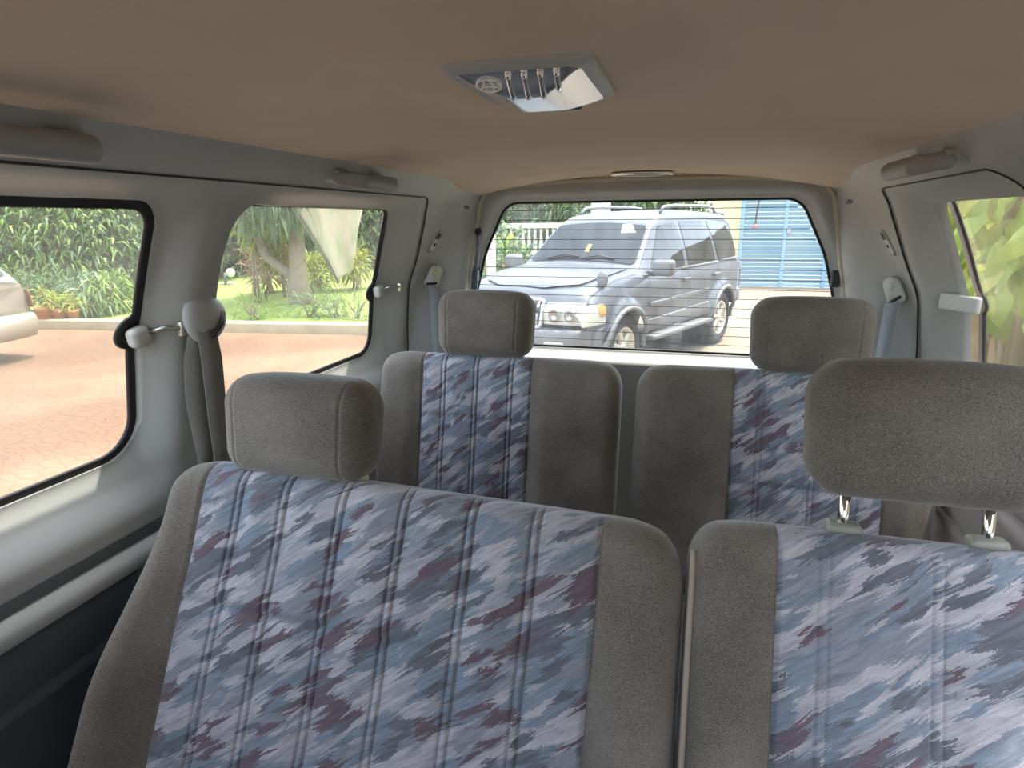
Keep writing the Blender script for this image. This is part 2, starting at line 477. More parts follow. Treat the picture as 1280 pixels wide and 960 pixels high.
def wall_hit(u, v, side, fn=None, lo=.2, hi=4.):
    d = ray(u, v)
    for t in np.arange(lo, hi, .002):
        p = O+d*t
        if side*p[0] >= (fn or (lambda y, z: prof(z)))(p[1], p[2]): return p
    return p

def build_side(side, name):
    reg = REG_L if side < 0 else REG_R
    wins = [WIN1, WIN2] if side < 0 else [WIN2R]
    def keep_outer(A, B):
        k = -sd(reg, A, B)
        if side > 0: k = np.minimum(k, -sd(WIN1, A, B))
        return k
    def pos_outer(A, B):
        if side > 0:
            dd = np.maximum(-sd(WIN1, A, B), 0); rec = OFF*(1-smooth(0, .06, dd))
        else: rec = 0
        return np.stack([side*(outer(A, B)+rec), A, B], 1)
    v, f = sheet((-1.35, 2.06), (-.53, .13), .0075, keep_outer, pos_outer, thick=(side*.014, 0, 0))
    w = mesh(name, v, f, M_GREY)
    structure(w, f'grey moulded side wall lining along the {"window" if side<0 else "sliding door"} side' if 0 else
              ('grey moulded side wall with two large windows' if side < 0 else 'grey moulded side wall with the popped open window'), 'wall')
    def keep_in(A, B):
        k = sd(reg, A, B)+.006
        for q in wins: k = np.minimum(k, -sd(q, A, B))
        return k
    y0 = -1.35 if side < 0 else 1.0
    v, f = sheet((y0, 1.95), (-.545, .08), .0065, keep_in, lambda A, B: np.stack([side*surf(A, B, wins, reg), A, B], 1), thick=(side*.02, 0, 0))
    mesh('window_surround', v, f, M_GREY, w)
    gap = [(a, b) for a, b in reg if a > -1.41 and b > -.525]
    gp = []
    for k in range(len(gap)-1):
        for q in np.linspace(0, 1, max(2, int(math.dist(gap[k], gap[k+1])/.02)), endpoint=False):
            a, b = gap[k][0]+(gap[k+1][0]-gap[k][0])*q, gap[k][1]+(gap[k+1][1]-gap[k][1])*q
            gp.append((side*(float(outer(np.array(a), np.array(b)))+.0005), a, b))
    mesh('panel_gap', *tube(gp, .0024, 6), M_BLACK, w)
    # below the windows: dark gap strip, round moulding, lower panel
    def bar(zs, xo, m, nm):
        ys = np.linspace(-1.35, 1.99, 60); V, Fc = [], []
        for y in ys:
            for z, x in zip(zs, xo): V.append((side*x, y, z))
        n = len(zs)
        for i in range(len(ys)-1):
            for k in range(n-1): Fc.append((i*n+k, i*n+k+1, (i+1)*n+k+1, (i+1)*n+k))
        return mesh(nm, V, Fc, m, w)
    bar([-.526, -.531, -.556, -.56], [.80, .792, .786, .80], M_GREYD if side < 0 else M_GREYW, 'gap_strip')
    a = np.linspace(-.5, .5, 13)*math.pi
    bar(list(-.585+.027*np.sin(-a)), list(.80-.030*np.cos(a)), M_GREY if side < 0 else M_GREYW, 'round_moulding')
    bar([-.61, -.617, -.66, -.70, -.9, FLOOR], [.80, .787, .783, .79, .79, .77], M_LOWER if side < 0 else M_GREYW, 'lower_panel')
    bar([-.7, -.715, -.73], [.792, .776, .792], M_LOWER if side < 0 else M_GREYW, 'rub_strip')
    return w
M_GREYW = mat('warm_grey_door_trim', (.42, .38, .35), .6, bump=(220, .15))
wall_l = build_side(-1, 'wall_left')
wall_r = build_side(1, 'wall_right')

def side_window(side, poly, nm, label, gm, latch=None, pop=0., hinge=0.):
    def gx(A, B, k): return prof(B)+OFF+.006+k+pop*np.clip((A-hinge), 0, 1)
    y0, y1 = poly[:, 0].min()-.02, poly[:, 0].max()+.02; z0, z1 = poly[:, 1].min()-.02, poly[:, 1].max()+.02
    v, f = sheet((y0, y1), (z0, z1), .012, lambda A, B: sd(poly, A, B)+.010, lambda A, B: np.stack([side*gx(A, B, .004), A, B], 1))
    w = mesh(nm, v, f, gm); structure(w, label, 'window')
    def ring(A, B):
        s = sd(poly, A, B)
        k = np.minimum(s+.012, (.013 if not pop else .016)-s)
        if latch is not None:
            k = np.maximum(k, np.minimum(.031-np.hypot(A-latch[0], (B-latch[1])), s+.012))
        return k
    v, f = sheet((y0, y1), (z0, z1), .005, ring, lambda A, B: np.stack([side*gx(A, B, -.002), A, B], 1), thick=(side*.008, 0, 0))
    mesh('rubber_seal', v, f, M_BLACK if not pop else mat('purple_grey_glass_edge', (.085, .075, .085), .35), w)
    return w
win1 = side_window(-1, WIN1, 'window_1', 'large dusty side window of the left wall nearest the camera, showing the driveway', M_GLL, (.862, -.182))
win2 = side_window(-1, GLS2, 'window_2', 'dusty left side window behind the belt pillar showing lawn and tree', M_GLL, (1.76, -.205))
win3 = side_window(1, GLS2R, 'window_3', 'right side window popped open at its rear edge, big leaves outside', M_GLV, (1.76, -.19), pop=.05, hinge=1.08)

def latch(win, y, z, side, label, arm_out):
    """quarter window latch: block on the glass, metal link to the pillar"""
    x = side*(prof(z)+OFF-.012)
    R = Matrix.Rotation(math.radians(-12*side), 3, 'X')
    b = mesh('latch', *box((x, y, z), (.026, .040, .036), .011, 4, R), M_GREYL, win, label=label)
    v, f = tube([(x-side*.004, y+.012, z+.004), (x-side*.030, y+.026, z+.012), (side*(prof(z)-.006), y+.046, z+.010)], .0048, 8)
    v2, f2 = box((side*(prof(z)-.003), y+.050, z+.008), (.014, .018, .028), .003, 2)
    mesh('latch_link', *join((v, f), (v2, f2)), M_STEEL, b)
latch(win1, .862, -.190, -1, 'pale grey flip latch on black pad', 1)
latch(win2, 1.765, -.205, -1, 'pale grey flip latch by the rear pillar', 1)
# popped window: long flat arm reaching out to the glass
pa = np.array([.757, 1.80, -.20]); pb = np.array([.806, 1.70, -.20])
R = Matrix.Rotation(math.atan2(-(pb[0]-pa[0]), pb[1]-pa[1]), 3, 'Z')
mesh('latch_arm', *box((pa+pb)/2, (.014, float(np.linalg.norm(pb-pa)), .040), .006, 3, R), M_GREYL, win3, label='grey latch arm holding the window open')

# ceiling
def zceil(X, Y):
    k = np.minimum(np.abs(X)/.505, 1.1)
    z = .140-.027*k**2.4
    t = smooth(1.55, 2.06, Y); z = z-t*(.006+.020*k**2)
    # cloth swells down around the dome lamp
    z = z-.012*smooth(.40, .525, Y)*(1-smooth(.72, .98, Y))*(1-smooth(.062, .19, np.abs(X)))
    z = z-.004*np.exp(-((Y-1.78)/.05)**2)
    return z
v, f = sheet((-.535, .535), (-1.4, 2.09), .012, lambda A, B: np.ones(np.shape(A)), lambda A, B: np.stack([A, B, zceil(A, B)], 1), thick=(0, 0, .03))
ceil = structure(mesh('ceiling', v, f, M_HEAD), 'tan cloth headliner over the whole cabin', 'ceiling')
v, f = box((0, .36, .30), (1.25, 3.5, .10), .04)
roof = structure(mesh('roof_panel', v, f, mat('white_roof_paint', (.7, .7, .68), .3)), 'outer roof skin of the van above the headliner', 'roof')
v, f = box((0, .36, FLOOR-.04), (1.62, 3.5, .08))
floor = structure(mesh('floor', v, f, M_CARPET, smooth_=False), 'dark carpeted van floor under the seats', 'floor')

# unseen windscreen end behind the camera, added and sized to limit front light
WSO = roundpoly([(-.72, -.46, .08), (.72, -.46, .08), (.50, .08, .06), (-.50, .08, .06)])
v, f = sheet((-.80, .80), (-1.2, .13), .02, lambda A, B: np.minimum(prof(B)-np.abs(A)+.01, -sd(WSO, A, B)), lambda A, B: np.stack([A, -1.36+0*A, B], 1), thick=(0, -.03, 0))
wall_f = structure(mesh('wall_front_light_block', v, f, M_GREYD), 'unseen front end of the cabin added to cut front light, with a windscreen opening', 'wall')

# tailgate
TGO = np.array([(seamx(z), z) for z in np.linspace(-1.16, .06, 30)]+[(.505, .09), (.47, .103), (.40, .112), (.25, .120), (0, .124)])
TGO = np.concatenate([TGO, (TGO*[-1, 1])[::-1][1:]])
WIN4 = roundpoly([(.450, .063, .075), (-.450, .063, .075), (-.535, -.10, .3), (-.585, -.26, .3), (-.615, -.432, .05), (.615, -.432, .05), (.585, -.26, .3), (.535, -.10, .3)])
def tg_y(A, B):
    s = np.maximum(-sd(WIN4, A, B), 0)
    y = ytail(B)-.030*smooth(0, .03, s)
    y = y-.065*(1-smooth(-.452, -.440, B))*(1-smooth(.55, .62, np.abs(A)))
    return y+.012*(1-smooth(.0, .03, sd(TGO, A, B)))
v, f = sheet((-.68, .68), (-1.17, .13), .0075, lambda A, B: np.minimum(sd(TGO, A, B), -sd(WIN4, A, B)), lambda A, B: np.stack([A, tg_y(A, B), B], 1), thick=(0, .03, 0))
wall_b = structure(mesh('wall_rear', v, f, M_GREY), 'grey tailgate lining framing the rear window', 'wall')
v, f = tube([(x*1.004, float(ytail(z))-.018, z) for x, z in TGO], .0075, 8)
mesh('weatherstrip', v, f, M_SEAL, wall_b)
def glass_y(A, B): return ytail(B)+.016-.006*(A/.6)**2
v, f = sheet((-.64, .64), (-.46, .09), .012, lambda A, B: sd(WIN4, A, B)+.012, lambda A, B: np.stack([A, glass_y(A, B), B], 1))
win4 = structure(mesh('window_4', v, f, M_GLR), 'dusty heated rear window of the tailgate with the car behind it', 'window')
v, f = sheet((-.65, .65), (-.47, .10), .005, lambda A, B: np.minimum(sd(WIN4, A, B)+.014, .007-sd(WIN4, A, B)), lambda A, B: np.stack([A, glass_y(A, B)-.004, B], 1), thick=(0, .01, 0))
mesh('rubber_seal', v, f, M_BLACK, win4)
heat = []
for k in range(15):
    z = .035-.031*k
    xs = [x for x in np.linspace(-.62, .62, 63) if sd(WIN4, np.array([x]), np.array([z]))[0] > .008]
    heat.append(tube([(x, float(glass_y(x, z))-.002, z-.004*(1-(x/.6)**2)*0) for x in xs], .0011, 5))
mesh('heating_wire', *join(*heat), mat('dark_heating_wire', (.03, .025, .02), .5), win4)
for sx in (-1, 1):
    p = on(607 if sx < 0 else 1045, 342, 1, 2.07)
    mesh('bump_stop', *box((sx*.566, float(ytail(-.17))-.006, -.172), (.022, .03, .05), .005, 3), M_BLACK, wall_b)
# gas strut, left
st = thing('gas_strut', 'dark blue-grey gas strut beside the left edge of the rear window', 'gas strut', (-.575, 2.06, -.42))
mesh('cylinder', *tube([(-.590, 2.065, -.42), (-.552, 2.03, -.16)], .012, 12), mat('strut_paint', (.09, .11, .15), .35), st)
mesh('rod', *tube([(-.552, 2.03, -.16), (-.536, 2.02, -.035)], .007, 10), mat('strut_rod_paint', (.16, .18, .22), .25), st)
mesh('end_joint', *ball((-.536, 2.018, -.032), .012), M_BLACK, st)

# ------------------------------------------------------------------ seats
def cushion(x0, x1, h, th, r, base, recline, disp, drop, bounds, lines, s_extra=(), kf=70, taper=0., pivot=None, seg=7):
    """upholstered slab lofted along x. returns {i: (verts, faces, uv)} for the x ranges between bounds. lines: x positions needing dense stations"""
    R = math.radians(recline); U = np.array([0, math.sin(R), math.cos(R)]); Nn = np.array([0, -math.cos(R), math.sin(R)])
    base = np.array(base, float)
    xs = set(np.round(np.linspace(x0+r, x1-r, max(3, int((x1-x0-2*r)/.011))), 5))
    for q in lines:
        for k in (-.014, -.011, -.009, -.0075, -.006, -.0045, -.003, -.0015, 0, .0015, .003, .0045, .006, .0075, .009, .011, .014):
            xs.add(round(q+k, 5))
    for b in bounds: xs.add(round(b, 5))
    for k in range(seg+1):
        a = math.pi/2*k/seg; e = r*(1-math.sin(a))
        xs.add(round(x0+r-r*math.cos(a), 5)); xs.add(round(x1-r+r*math.cos(a), 5))
    xs = sorted(x for x in xs if x0-1e-6 <= x <= x1+1e-6)
    rows = []
    for x in xs:
        e = min(x-x0, x1-x); e = max(e, 0)
        ins = r*(1-math.sqrt(max(0, 1-(1-min(e/r, 1))**2)))
        T = th/2-ins; rr = max(min(r-ins, T), 1e-4)
        s1 = -ins; s0 = -h+ins
        P = []
        for k in range(kf): P.append((T, s0+rr+(s1-s0-2*rr)*k/(kf-1)))
        for k in range(1, seg+1):
            a = math.pi/2*k/seg; P.append((T-rr+rr*math.cos(a), s1-rr+rr*math.sin(a)))
        for k in range(1, seg+1):
            a = math.pi/2*k/seg; P.append((-T+rr-rr*math.sin(a), s1-rr+rr*math.cos(a)))
        nb = 14
        for k in range(1, nb+1): P.append((-T, s1-rr+(s0-s1+2*rr)*k/nb))
        for k in range(1, seg+1):
            a = math.pi/2*k/seg; P.append((-T+rr-rr*math.cos(a), s0+rr-rr*math.sin(a)))
        for k in range(1, seg):
            a = math.pi/2*k/seg; P.append((T-rr+rr*math.sin(a), s0+rr-rr*math.cos(a)))
        P = np.array(P)
        w = np.clip(P[:, 0]/max(th/2, 1e-6), 0, 1)*min(1, T/(th/2)*1.0)
        n = P[:, 0]+w*disp(x, P[:, 1])
        topw = smooth(-.9*h, -.0, P[:, 1])
        s = P[:, 1]-drop(x)*topw
        pv = (x0+x1)/2 if pivot is None else pivot
        xx = (x-pv)*(1-taper*np.clip(-P[:, 1]/h, 0, 1))+pv
        W = base[None, :]+s[:, None]*U+n[:, None]*Nn
        W[:, 0] = base[0]+xx
        arc = np.concatenate([[0], np.cumsum(np.hypot(*np.diff(P, axis=0).T))])
        rows.append((x, W, arc-h))
    K = len(rows[0][1]); out = []
    bb = [x0]+list(bounds)+[x1]
    for i in range(len(bb)-1):
        sel = [q for q in rows if bb[i]-1e-4 <= q[0] <= bb[i+1]+1e-4]
        V, Fc, UVs = [], [], []
        for x, W, arc in sel:
            V += [tuple(p) for p in W]; UVs += [(x, a) for a in arc]
        for a in range(len(sel)-1):
            for k in range(K):
                Fc.append((a*K+k, a*K+(k+1) % K, (a+1)*K+(k+1) % K, (a+1)*K+k))
        if i == 0: Fc.append(tuple(range(K)))
        if i == len(bb)-2: Fc.append(tuple((len(sel)-1)*K+k for k in range(K)))
        out.append((V, Fc, UVs))
    return out

def headrest(seat, cx, cy, cz, w, h, th, recline, m, post_gap=None, guide_z=None, spacing=.19, guide=None, gsize=(.046, .026, .016), label=None, guide_label=None):
    seams = [-w/2+.040, w/2-.040]
    def disp(x, s):
        d = .004*np.cos(np.pi*x/w)*np.ones(np.shape(s))
        for q in seams: d = d-.0022*np.exp(-((x-q)/.0028)**2)
        return d
    out = cushion(-w/2, w/2, h, th, .047, (cx, cy, cz), recline, disp, lambda x: .012*(2*abs(x)/w)**3, [], seams, kf=20, taper=.05, seg=8)
    v, f, uv = out[0]
    hr = mesh('headrest', v, f, m, seat, label=label)
    R = math.radians(recline); U = np.array([0, math.sin(R), math.cos(R)])
    for q in seams:      # raised seam piping over the pad
        pass
    lowc = np.array([cx, cy, cz])-U*h
    for sx in (-1, 1):
        a = lowc+np.array([sx*spacing/2, 0, 0])+U*.03
        L = .03+(post_gap or .0)+.05
        mesh('post', *tube([a, a-U*L], .0075, 14), M_CHROME, hr)
        if guide_z is not None:
            g = lowc+np.array([sx*spacing/2, 0, 0])-U*((post_gap or 0)-.004)
            mesh('post_guide', *box(g, gsize, min(gsize)/2*.95, 4, Matrix.Rotation(math.radians(-recline), 3, 'X')), guide or M_GUIDE, seat, label=guide_label)
    return hr

def seat(label, x0, x1, crest, recline, h, bol, seams, m_b, m_p, fwd_bulge, group, crease, corner, tuck=.005, taper=0., pivot=None, seat_y=None, tilt=0.):
    """backrest with two plain bolsters and a printed centre, cushion and base"""
    y, z = crest
    t = thing('rear_seat' if y > 1.4 else 'bench_seat', label, 'seat', ((x0+x1)/2, y-.25, FLOOR), group)
    xl, xr = bol
    allseams = []
    for q in seams: allseams += [q-.0065, q+.0065]
    def disp(x, s):
        s = np.asarray(s, float); d = np.zeros(s.shape)
        if xl < x < xr:
            dm = min([abs(x-q) for q in allseams]+[abs(x-xl), abs(x-xr)])
            ch = .0055*(1-math.exp(-(dm/.022)**2))
            d = d+ch-tuck*sum(math.exp(-((x-q)/.0024)**2) for q in allseams)
            d = d-.0065*np.exp(-((s-crease)/.0065)**2)+.002*np.exp(-((s-crease-.02)/.02)**2)
        else:
            fb = fwd_bulge[0 if x <= xl else 1]
            b = smooth(0, .05, abs(x-(xl if x <= xl else xr)))
            d = d+(.010+fb*(1-smooth(-.40, -.06, s)))*b
        d = d-.006*(math.exp(-((x-xl)/.004)**2)+math.exp(-((x-xr)/.004)**2))
        d = d+.0022*np.sin(13*x+2.2)*np.sin(17*s+1.)+.0012*np.sin(41*x)*np.sin(29*s+.6)
        return d
    def drop(x):
        e = min(x-x0, x1-x)
        return corner*(1-math.sqrt(max(0, 1-(1-min(e/.10, 1))**2)))+tilt*(x-x0)/(x1-x0)
    out = cushion(x0, x1, h, .125, .042, (0, y, z), recline, disp, drop, [xl, xr], allseams+[xl, xr], taper=taper, pivot=pivot)
    for i, (v, f, uv) in enumerate(out):
        mesh('center_panel' if i == 1 else 'bolster', v, f, m_p if i == 1 else m_b, t, uv=uv,
             label=('brush-stroke printed cloth panel in lavender, slate blue and plum' if i == 1 else None))
    # piping down both edges of the front face
    R = math.radians(recline); U = np.array([0, math.sin(R), math.cos(R)]); Nn = np.array([0, -math.cos(R), math.sin(R)])
    if label.startswith('single'):
        pts = []
        for q in np.linspace(-.52, -.045, 30):
            inx = x0+.007
            pts.append(np.array([inx, y, z])+U*q+Nn*(.0445+float(disp(inx, np.array(q)))*.72))
        mesh('piping', *tube(pts, .0048, 8), mat('tan_piping', (.40, .34, .27), .8), t, label='light tan edge piping')
    # seat cushion and its plinth
    cy = y-.56 if seat_y is None else seat_y
    v, f = box(((x0+x1)/2, cy, -.965), (x1-x0-.02, .50, .15), .055, 5)
    mesh('seat_cushion', v, f, m_b, t)
    v, f = box(((x0+x1)/2, cy+.02, (FLOOR-1.03)/2), (x1-x0-.10, .40, 1.03*-1-FLOOR+.02), .02)
    mesh('seat_base', v, f, M_GREYD, t)
    return t

U22 = 22
def ux(u, z, y): return float(on(u, 600, 1, y)[0])
def seam_x(us, v, y): return [float(on(u, v, 1, y)[0]) for u in us]
bench = seat('wide two-person bench backrest at front left, printed centre between grey bolsters', -.712, .171, (.885, -.415), 22, .62, (-.628, .052),
             [-.553, -.467, -.362, -.255, -.143, -.043], M_FAB, M_PAT, (.09, .035), None, -.235, .055, taper=-.055, pivot=.171, tilt=.024)
single = seat('single seat backrest at front right with its headrest raised on chrome posts', .173, .745, (.885, -.421), 22, .62, (.288, .655),
              [.345, .475, .60], M_FAB, M_PAT, (.03, .06), None, -.40, .025, tuck=.0022)
rear_l = seat('rear row left seat, printed strip off centre and headrest in front of the parked car', -.745, -.016, (1.735, -.384), 12, .60, (-.598, -.266),
              [-.530, -.430, -.325], M_FAB, M_PAT2, (.02, .02), None, -.185, .04)
rear_r = seat('rear row right seat, dark, half hidden behind the raised headrest', .026, .762, (1.735, -.384), 12, .60, (.278, .640),
              [.345, .475, .575], M_FAB, M_PAT2, (.02, .02), None, -.30, .04, tuck=.003)

headrest(bench, -.474, .902, -.249, .284, .177, .115, 8, M_FAB, .0, 1, .20, M_IVORY, (.040, .03, .02), label='grey headrest pushed right down', guide_label='ivory plastic post guide')
headrest(single, .459, .905, -.176, .292, .187, .115, 8, M_FAB, .052, 1, .170, M_GUIDE, (.046, .030, .016), label='dark grey headrest raised clear of the seat', guide_label='olive grey oval post guide')
headrest(rear_l, -.418, 1.745, -.192, .292, .194, .12, 8, M_FAB, .0, 1, .19, M_GUIDE, (.04, .03, .02), label='grey headrest in front of the rear window')
headrest(rear_r, .455, 1.745, -.190, .294, .196, .12, 8, M_FAB, .0, 1, .19, M_GREYL, (.05, .04, .02), label='dark grey headrest')

# ------------------------------------------------------------------ cabin fittings
M_GRIP = mat('mid_grey_grip_plastic', (.30, .305, .295), .45)
def grab(name, label, y0, y1, z, side):
    t = thing(name, label, 'grab handle', (side*prof(z), (y0+y1)/2, z-.02), 'grab handles under the headliner edge')
    xw = outer(np.array((y0+y1)/2), np.array(z))
    V, Fc = [], []
    n = 28; sec = 14
    for i in range(n+1):
        q = i/n; y = y0+(y1-y0)*q
        k = min(1, math.sin(math.pi*q)*2.2)
        out_ = .006+.042*smooth(0, 1, k)
        hw = .010+.004*k; hz = .012+.003*k
        if i in (0, n): hw, hz = .002, .004
        for j in range(sec):
            a = 2*math.pi*j/sec
            zc = z-.006*k
            V.append((side*(xw-out_-.01+hw*math.cos(a)), y, zc+hz*math.sin(a)))
    for i in range(n):
        for j in range(sec): Fc.append((i*sec+j, i*sec+(j+1) % sec, (i+1)*sec+(j+1) % sec, (i+1)*sec+j))
    Fc += [tuple(range(sec)), tuple(n*sec+j for j in range(sec))]
    mesh('grip', V, Fc, M_GRIP, t)
    for yy in (y0+.028, y1-.028):
        mesh('mount', *box((side*(xw-.010), yy, z+.004), (.036, .05, .024), .008, 3), M_GREY, t)
    return t
grab('grab_handle', 'grey grab handle cut off by the picture edge above the large left window', .375, .592, .084, -1)
grab('grab_handle', 'grey grab handle on the left rail above the rearward side window', 1.105, 1.30, .084, -1)
grab('grab_handle', 'grey grab handle on the right rail above the popped open window', 1.105, 1.30, .084, 1)

# dome lamp
zl = .122
t = thing('dome_lamp', 'chrome-lensed dome lamp in grey surround on the middle of the headliner', 'lamp', (0, .62, .115))
fr_o = roundpoly([(-.069, .530, .018), (.069, .530, .018), (.069, .712, .018), (-.069, .712, .018)])
fr_i = roundpoly([(-.056, .550, .012), (.056, .550, .012), (.056, .708, .012), (-.056, .708, .012)])
def frz(A, B): return zl+.009*(1-np.sqrt(np.clip(1-(1-np.clip(sd(fr_o, A, B)/.012, 0, 1))**2, 0, 1)))
v, f = sheet((-.072, .072), (.527, .715), .0025, lambda A, B: np.minimum(sd(fr_o, A, B), -sd(fr_i, A, B)), lambda A, B: np.stack([A, B, frz(A, B)], 1), thick=(0, 0, .006))
mesh('surround', v, f, M_GREY, t)
def lz(A, B): return zl+.002-.016*smooth(-.01, .045, sd(fr_i, A, B))
v, f = sheet((-.058, .058), (.548, .710), .003, lambda A, B: sd(fr_i, A, B)+.001, lambda A, B: np.stack([A, B, lz(A, B)], 1), thick=(0, 0, .01))
lens = mesh('lens', v, f, mat('silvered_lens', (.9, .92, .94), .22, 1.), t)
ribs = []
for k in range(4):
    x = -.006+.014*k
    ribs.append(tube([(x-.004*q, (.554+.034*q), float(lz(np.array(x-.004*q), np.array(.554+.034*q)))-.001) for q in np.linspace(0, 1, 8)], .0028, 8))
mesh('lens_rib', *join(*ribs), mat('clear_rib', (.92, .93, .95), .15, 1.), lens)
em = []
def oval(cx, cy, rx, ry): 
    return tube([(cx+rx*math.cos(a), cy+ry*math.sin(a), float(lz(np.array(cx+rx*math.cos(a)), np.array(cy+ry*math.sin(a))))-.001) for a in np.linspace(0, 2*math.pi, 24, endpoint=False)], .0009, 6, True)
ex, ey = -.027, .567
em = [oval(ex, ey, .011, .0085), oval(ex, ey, .0042, .0085), oval(ex, ey+.004, .0085, .0032)]
mesh('emblem', *join(*em), mat('white_emblem', (.9, .9, .9), .3), lens)
mesh('switch', *box((.015, .705, zl-.004), (.034, .010, .007), .003, 3), M_BLACK, t)
# small courtesy lamp by the tailgate
t = thing('courtesy_lamp', 'small oval lamp with chrome rim at the rear edge of the headliner', 'lamp', (0, 1.90, .10))
zc = float(zceil(np.array(0.), np.array(1.90)))
v, f = lathe([(.001, -.012), (.06, -.011), (.082, -.006), (.086, .004)], 40)
mesh('bowl', [(p[0], 1.90+p[1]*.42, zc-.003+p[2]) for p in v], f, mat('smoked_lens', (.12, .13, .14), .15), t)
mesh('rim', *tube([(.086*math.cos(a), 1.90+.038*math.sin(a), zc-.006) for a in np.linspace(0, 2*math.pi, 48, endpoint=False)], .0045, 8, True), M_CHROME, t)

# recessed oval anchor plates high on the rear pillars
def o_hit(u, v, side): return wall_hit(u, v, side, lambda y, z: float(outer(np.array(y), np.array(z))))
def frame_at(p, side):
    """outward normal and tangents of the pillar surface at p"""
    h = .01
    def S(y, z): return np.array([side*float(outer(np.array(y), np.array(z))), y, z])
    ty = S(p[1]+h, p[2])-S(p[1]-h, p[2]); tz = S(p[1], p[2]+h)-S(p[1], p[2]-h)
    n = np.cross(ty, tz); n /= np.linalg.norm(n)
    if n[0]*side > 0: n = -n
    tz /= np.linalg.norm(tz); a = np.cross(tz, n)
    return Vector(n), Vector(tz), Vector(a)
def local(vf, p, fr):
    n, tz, a = fr; p = Vector(p)
    return [tuple(p+a*q[0]+tz*q[1]+n*q[2]) for q in vf[0]], vf[1]
def stadium(w, h, n=12):
    return roundpoly([(-w/2, -h/2, w/2*.98), (w/2, -h/2, w/2*.98), (w/2, h/2, w/2*.98), (-w/2, h/2, w/2*.98)], n)
def flat_shape(poly, z0, z1):
    n = len(poly); V = [(x, y, z0) for x, y in poly]+[(x, y, z1) for x, y in poly]
    return V, [tuple(range(n)), tuple(range(2*n-1, n-1, -1))]+[(i, (i+1) % n, n+(i+1) % n, n+i) for i in range(n)]
for (u, v_), side, lab in (((543, 302), -1, 'oval recessed anchor plate with a screw hole high on the left rear pillar'), ((1111, 303), 1, 'oval recessed anchor plate with a screw hole high on the right rear pillar')):
    p = o_hit(u, v_, side); fr = frame_at(p, side)
    t = thing('anchor_plate', lab, 'anchor plate', tuple(p))
    ring = [(x, y, .003) for x, y in stadium(.036, .072)]
    mesh('rim', *local(tube(ring, .0035, 8, True), p, fr), M_GREY, t)
    mesh('plate', *local(flat_shape(stadium(.034, .070), .001, .002), p, fr), M_GREYD, t)
    mesh('cover', *local(box((0, -.010, .003), (.028, .042, .006), .0025, 3), p, fr), M_GREYL, t)
    mesh('screw_hole', *local(lathe([(.005, .0055), (.005, .0075)], 14), tuple(Vector(p)+fr[1]*-.008), fr), M_BLACK, t)
for (u, v_), side, lab in (((583, 259), -1, 'small dark oval clip at the top of the left rear pillar'), ((1062, 252), 1, 'small dark oval clip at the top of the right rear pillar')):
    p = o_hit(u, v_, side); fr = frame_at(p, side)
    v, f = ball((0, 0, 0), .012, 16, 8, (1.35, .55, .35))
    tag(mesh('trim_clip', *local((v, f), p, fr), M_GREYD), lab, 'clip')

# belts
def o_fn(y, z): return float(outer(np.array(y), np.array(z)))
def belt_rear(u, v_, side, lab, green):
    p = o_hit(u, v_, side); fr = frame_at(p, side)
    t = thing('seat_belt', lab, 'seat belt', (p[0], p[1], FLOOR))
    n, tz, a = fr; p = Vector(p)+n*.012
    sh = roundpoly([(-.024, -.045, .018), (.026, -.030, .018), (.022, .040, .022), (-.020, .040, .02)])
    mesh('anchor_loop', *local(flat_shape(sh, -.008, .008), p, fr), M_GREYL, t)
    mesh('slot', *local(flat_shape(roundpoly([(-.018, -.034, .005), (.020, -.020, .005), (.019, -.012, .004), (-.018, -.024, .004)]), .007, .0095), p, fr), M_BLACK, t)
    mesh('bolt', *local(lathe([(.001, .014), (.009, .013), (.010, .008)], 16), tuple(p+tz*.016), fr), mat('greenish_zinc', (.55, .6, .3), .35, .6) if green else M_GREYL, t)
    def run(w0, w1, dx0, dx1, zend, mm, out0, out1):
        pts, ws = [], []
        for q in np.linspace(0, 1, 14):
            c = p+n*(out0+(out1-out0)*q)+a*(dx0+(dx1-dx0)*q)+Vector((0, 0, -.030-(p.z-zend-.03)*q))
            c.y += .0*q
            ang = .35*math.sin(q*2.6)
            pts.append(c); ws.append((a*math.cos(ang)+n*math.sin(ang))*(w0+(w1-w0)*q))
        return mesh('webbing', *strap(pts, ws), mm, t)
    run(.020, .022, 0., -.010*side, -.75, M_BELTB, .004, .03)
    run(.012, .018, .012, .030*-side, -.75, M_GREY, -.004, .012)
    return t
belt_rear(540, 344, -1, 'seat belt with yellow-green bolt on the left rear pillar', True)
belt_rear(1121, 362, 1, 'grey seat belt on the right rear pillar above the raised headrest', False)
# pillar belt, left
s_fn = lambda y, z: float(surf(np.array([y]), np.array([z]), [WIN1, WIN2], REG_L)[0])
p = wall_hit(249, 398, -1, lambda y, z: float(prof(z)))
t = thing('seat_belt', 'grey seat belt hanging from an oval cover on the left middle pillar', 'seat belt', (p[0], p[1], FLOOR))
cv = [(q[0], q[1], q[2]) for q in ball((0, 0, 0), 1, 28, 16)[0]]
R = Matrix.Rotation(math.radians(-18), 3, 'Z')
V = []
for q in cv:
    # egg shaped shell in (along-wall, up, inward) axes
    a_, b_, c_ = q[0]*.050*(1+.12*q[1]), q[1]*.046, q[2]*.021
    w = R @ Vector((a_, b_, c_)); V.append((p[0]+.012+w[2], p[1]+w[0], p[2]+w[1]))
mesh('anchor_cover', V, ball((0, 0, 0), 1, 28, 16)[1], M_GREY, t)
mesh('slot', *tube([(p[0]+.036, p[1]-.012, p[2]-.030), (p[0]+.037, p[1]+.012, p[2]-.012), (p[0]+.030, p[1]+.028, p[2]+.008)], .0042, 8), M_BLACK, t)
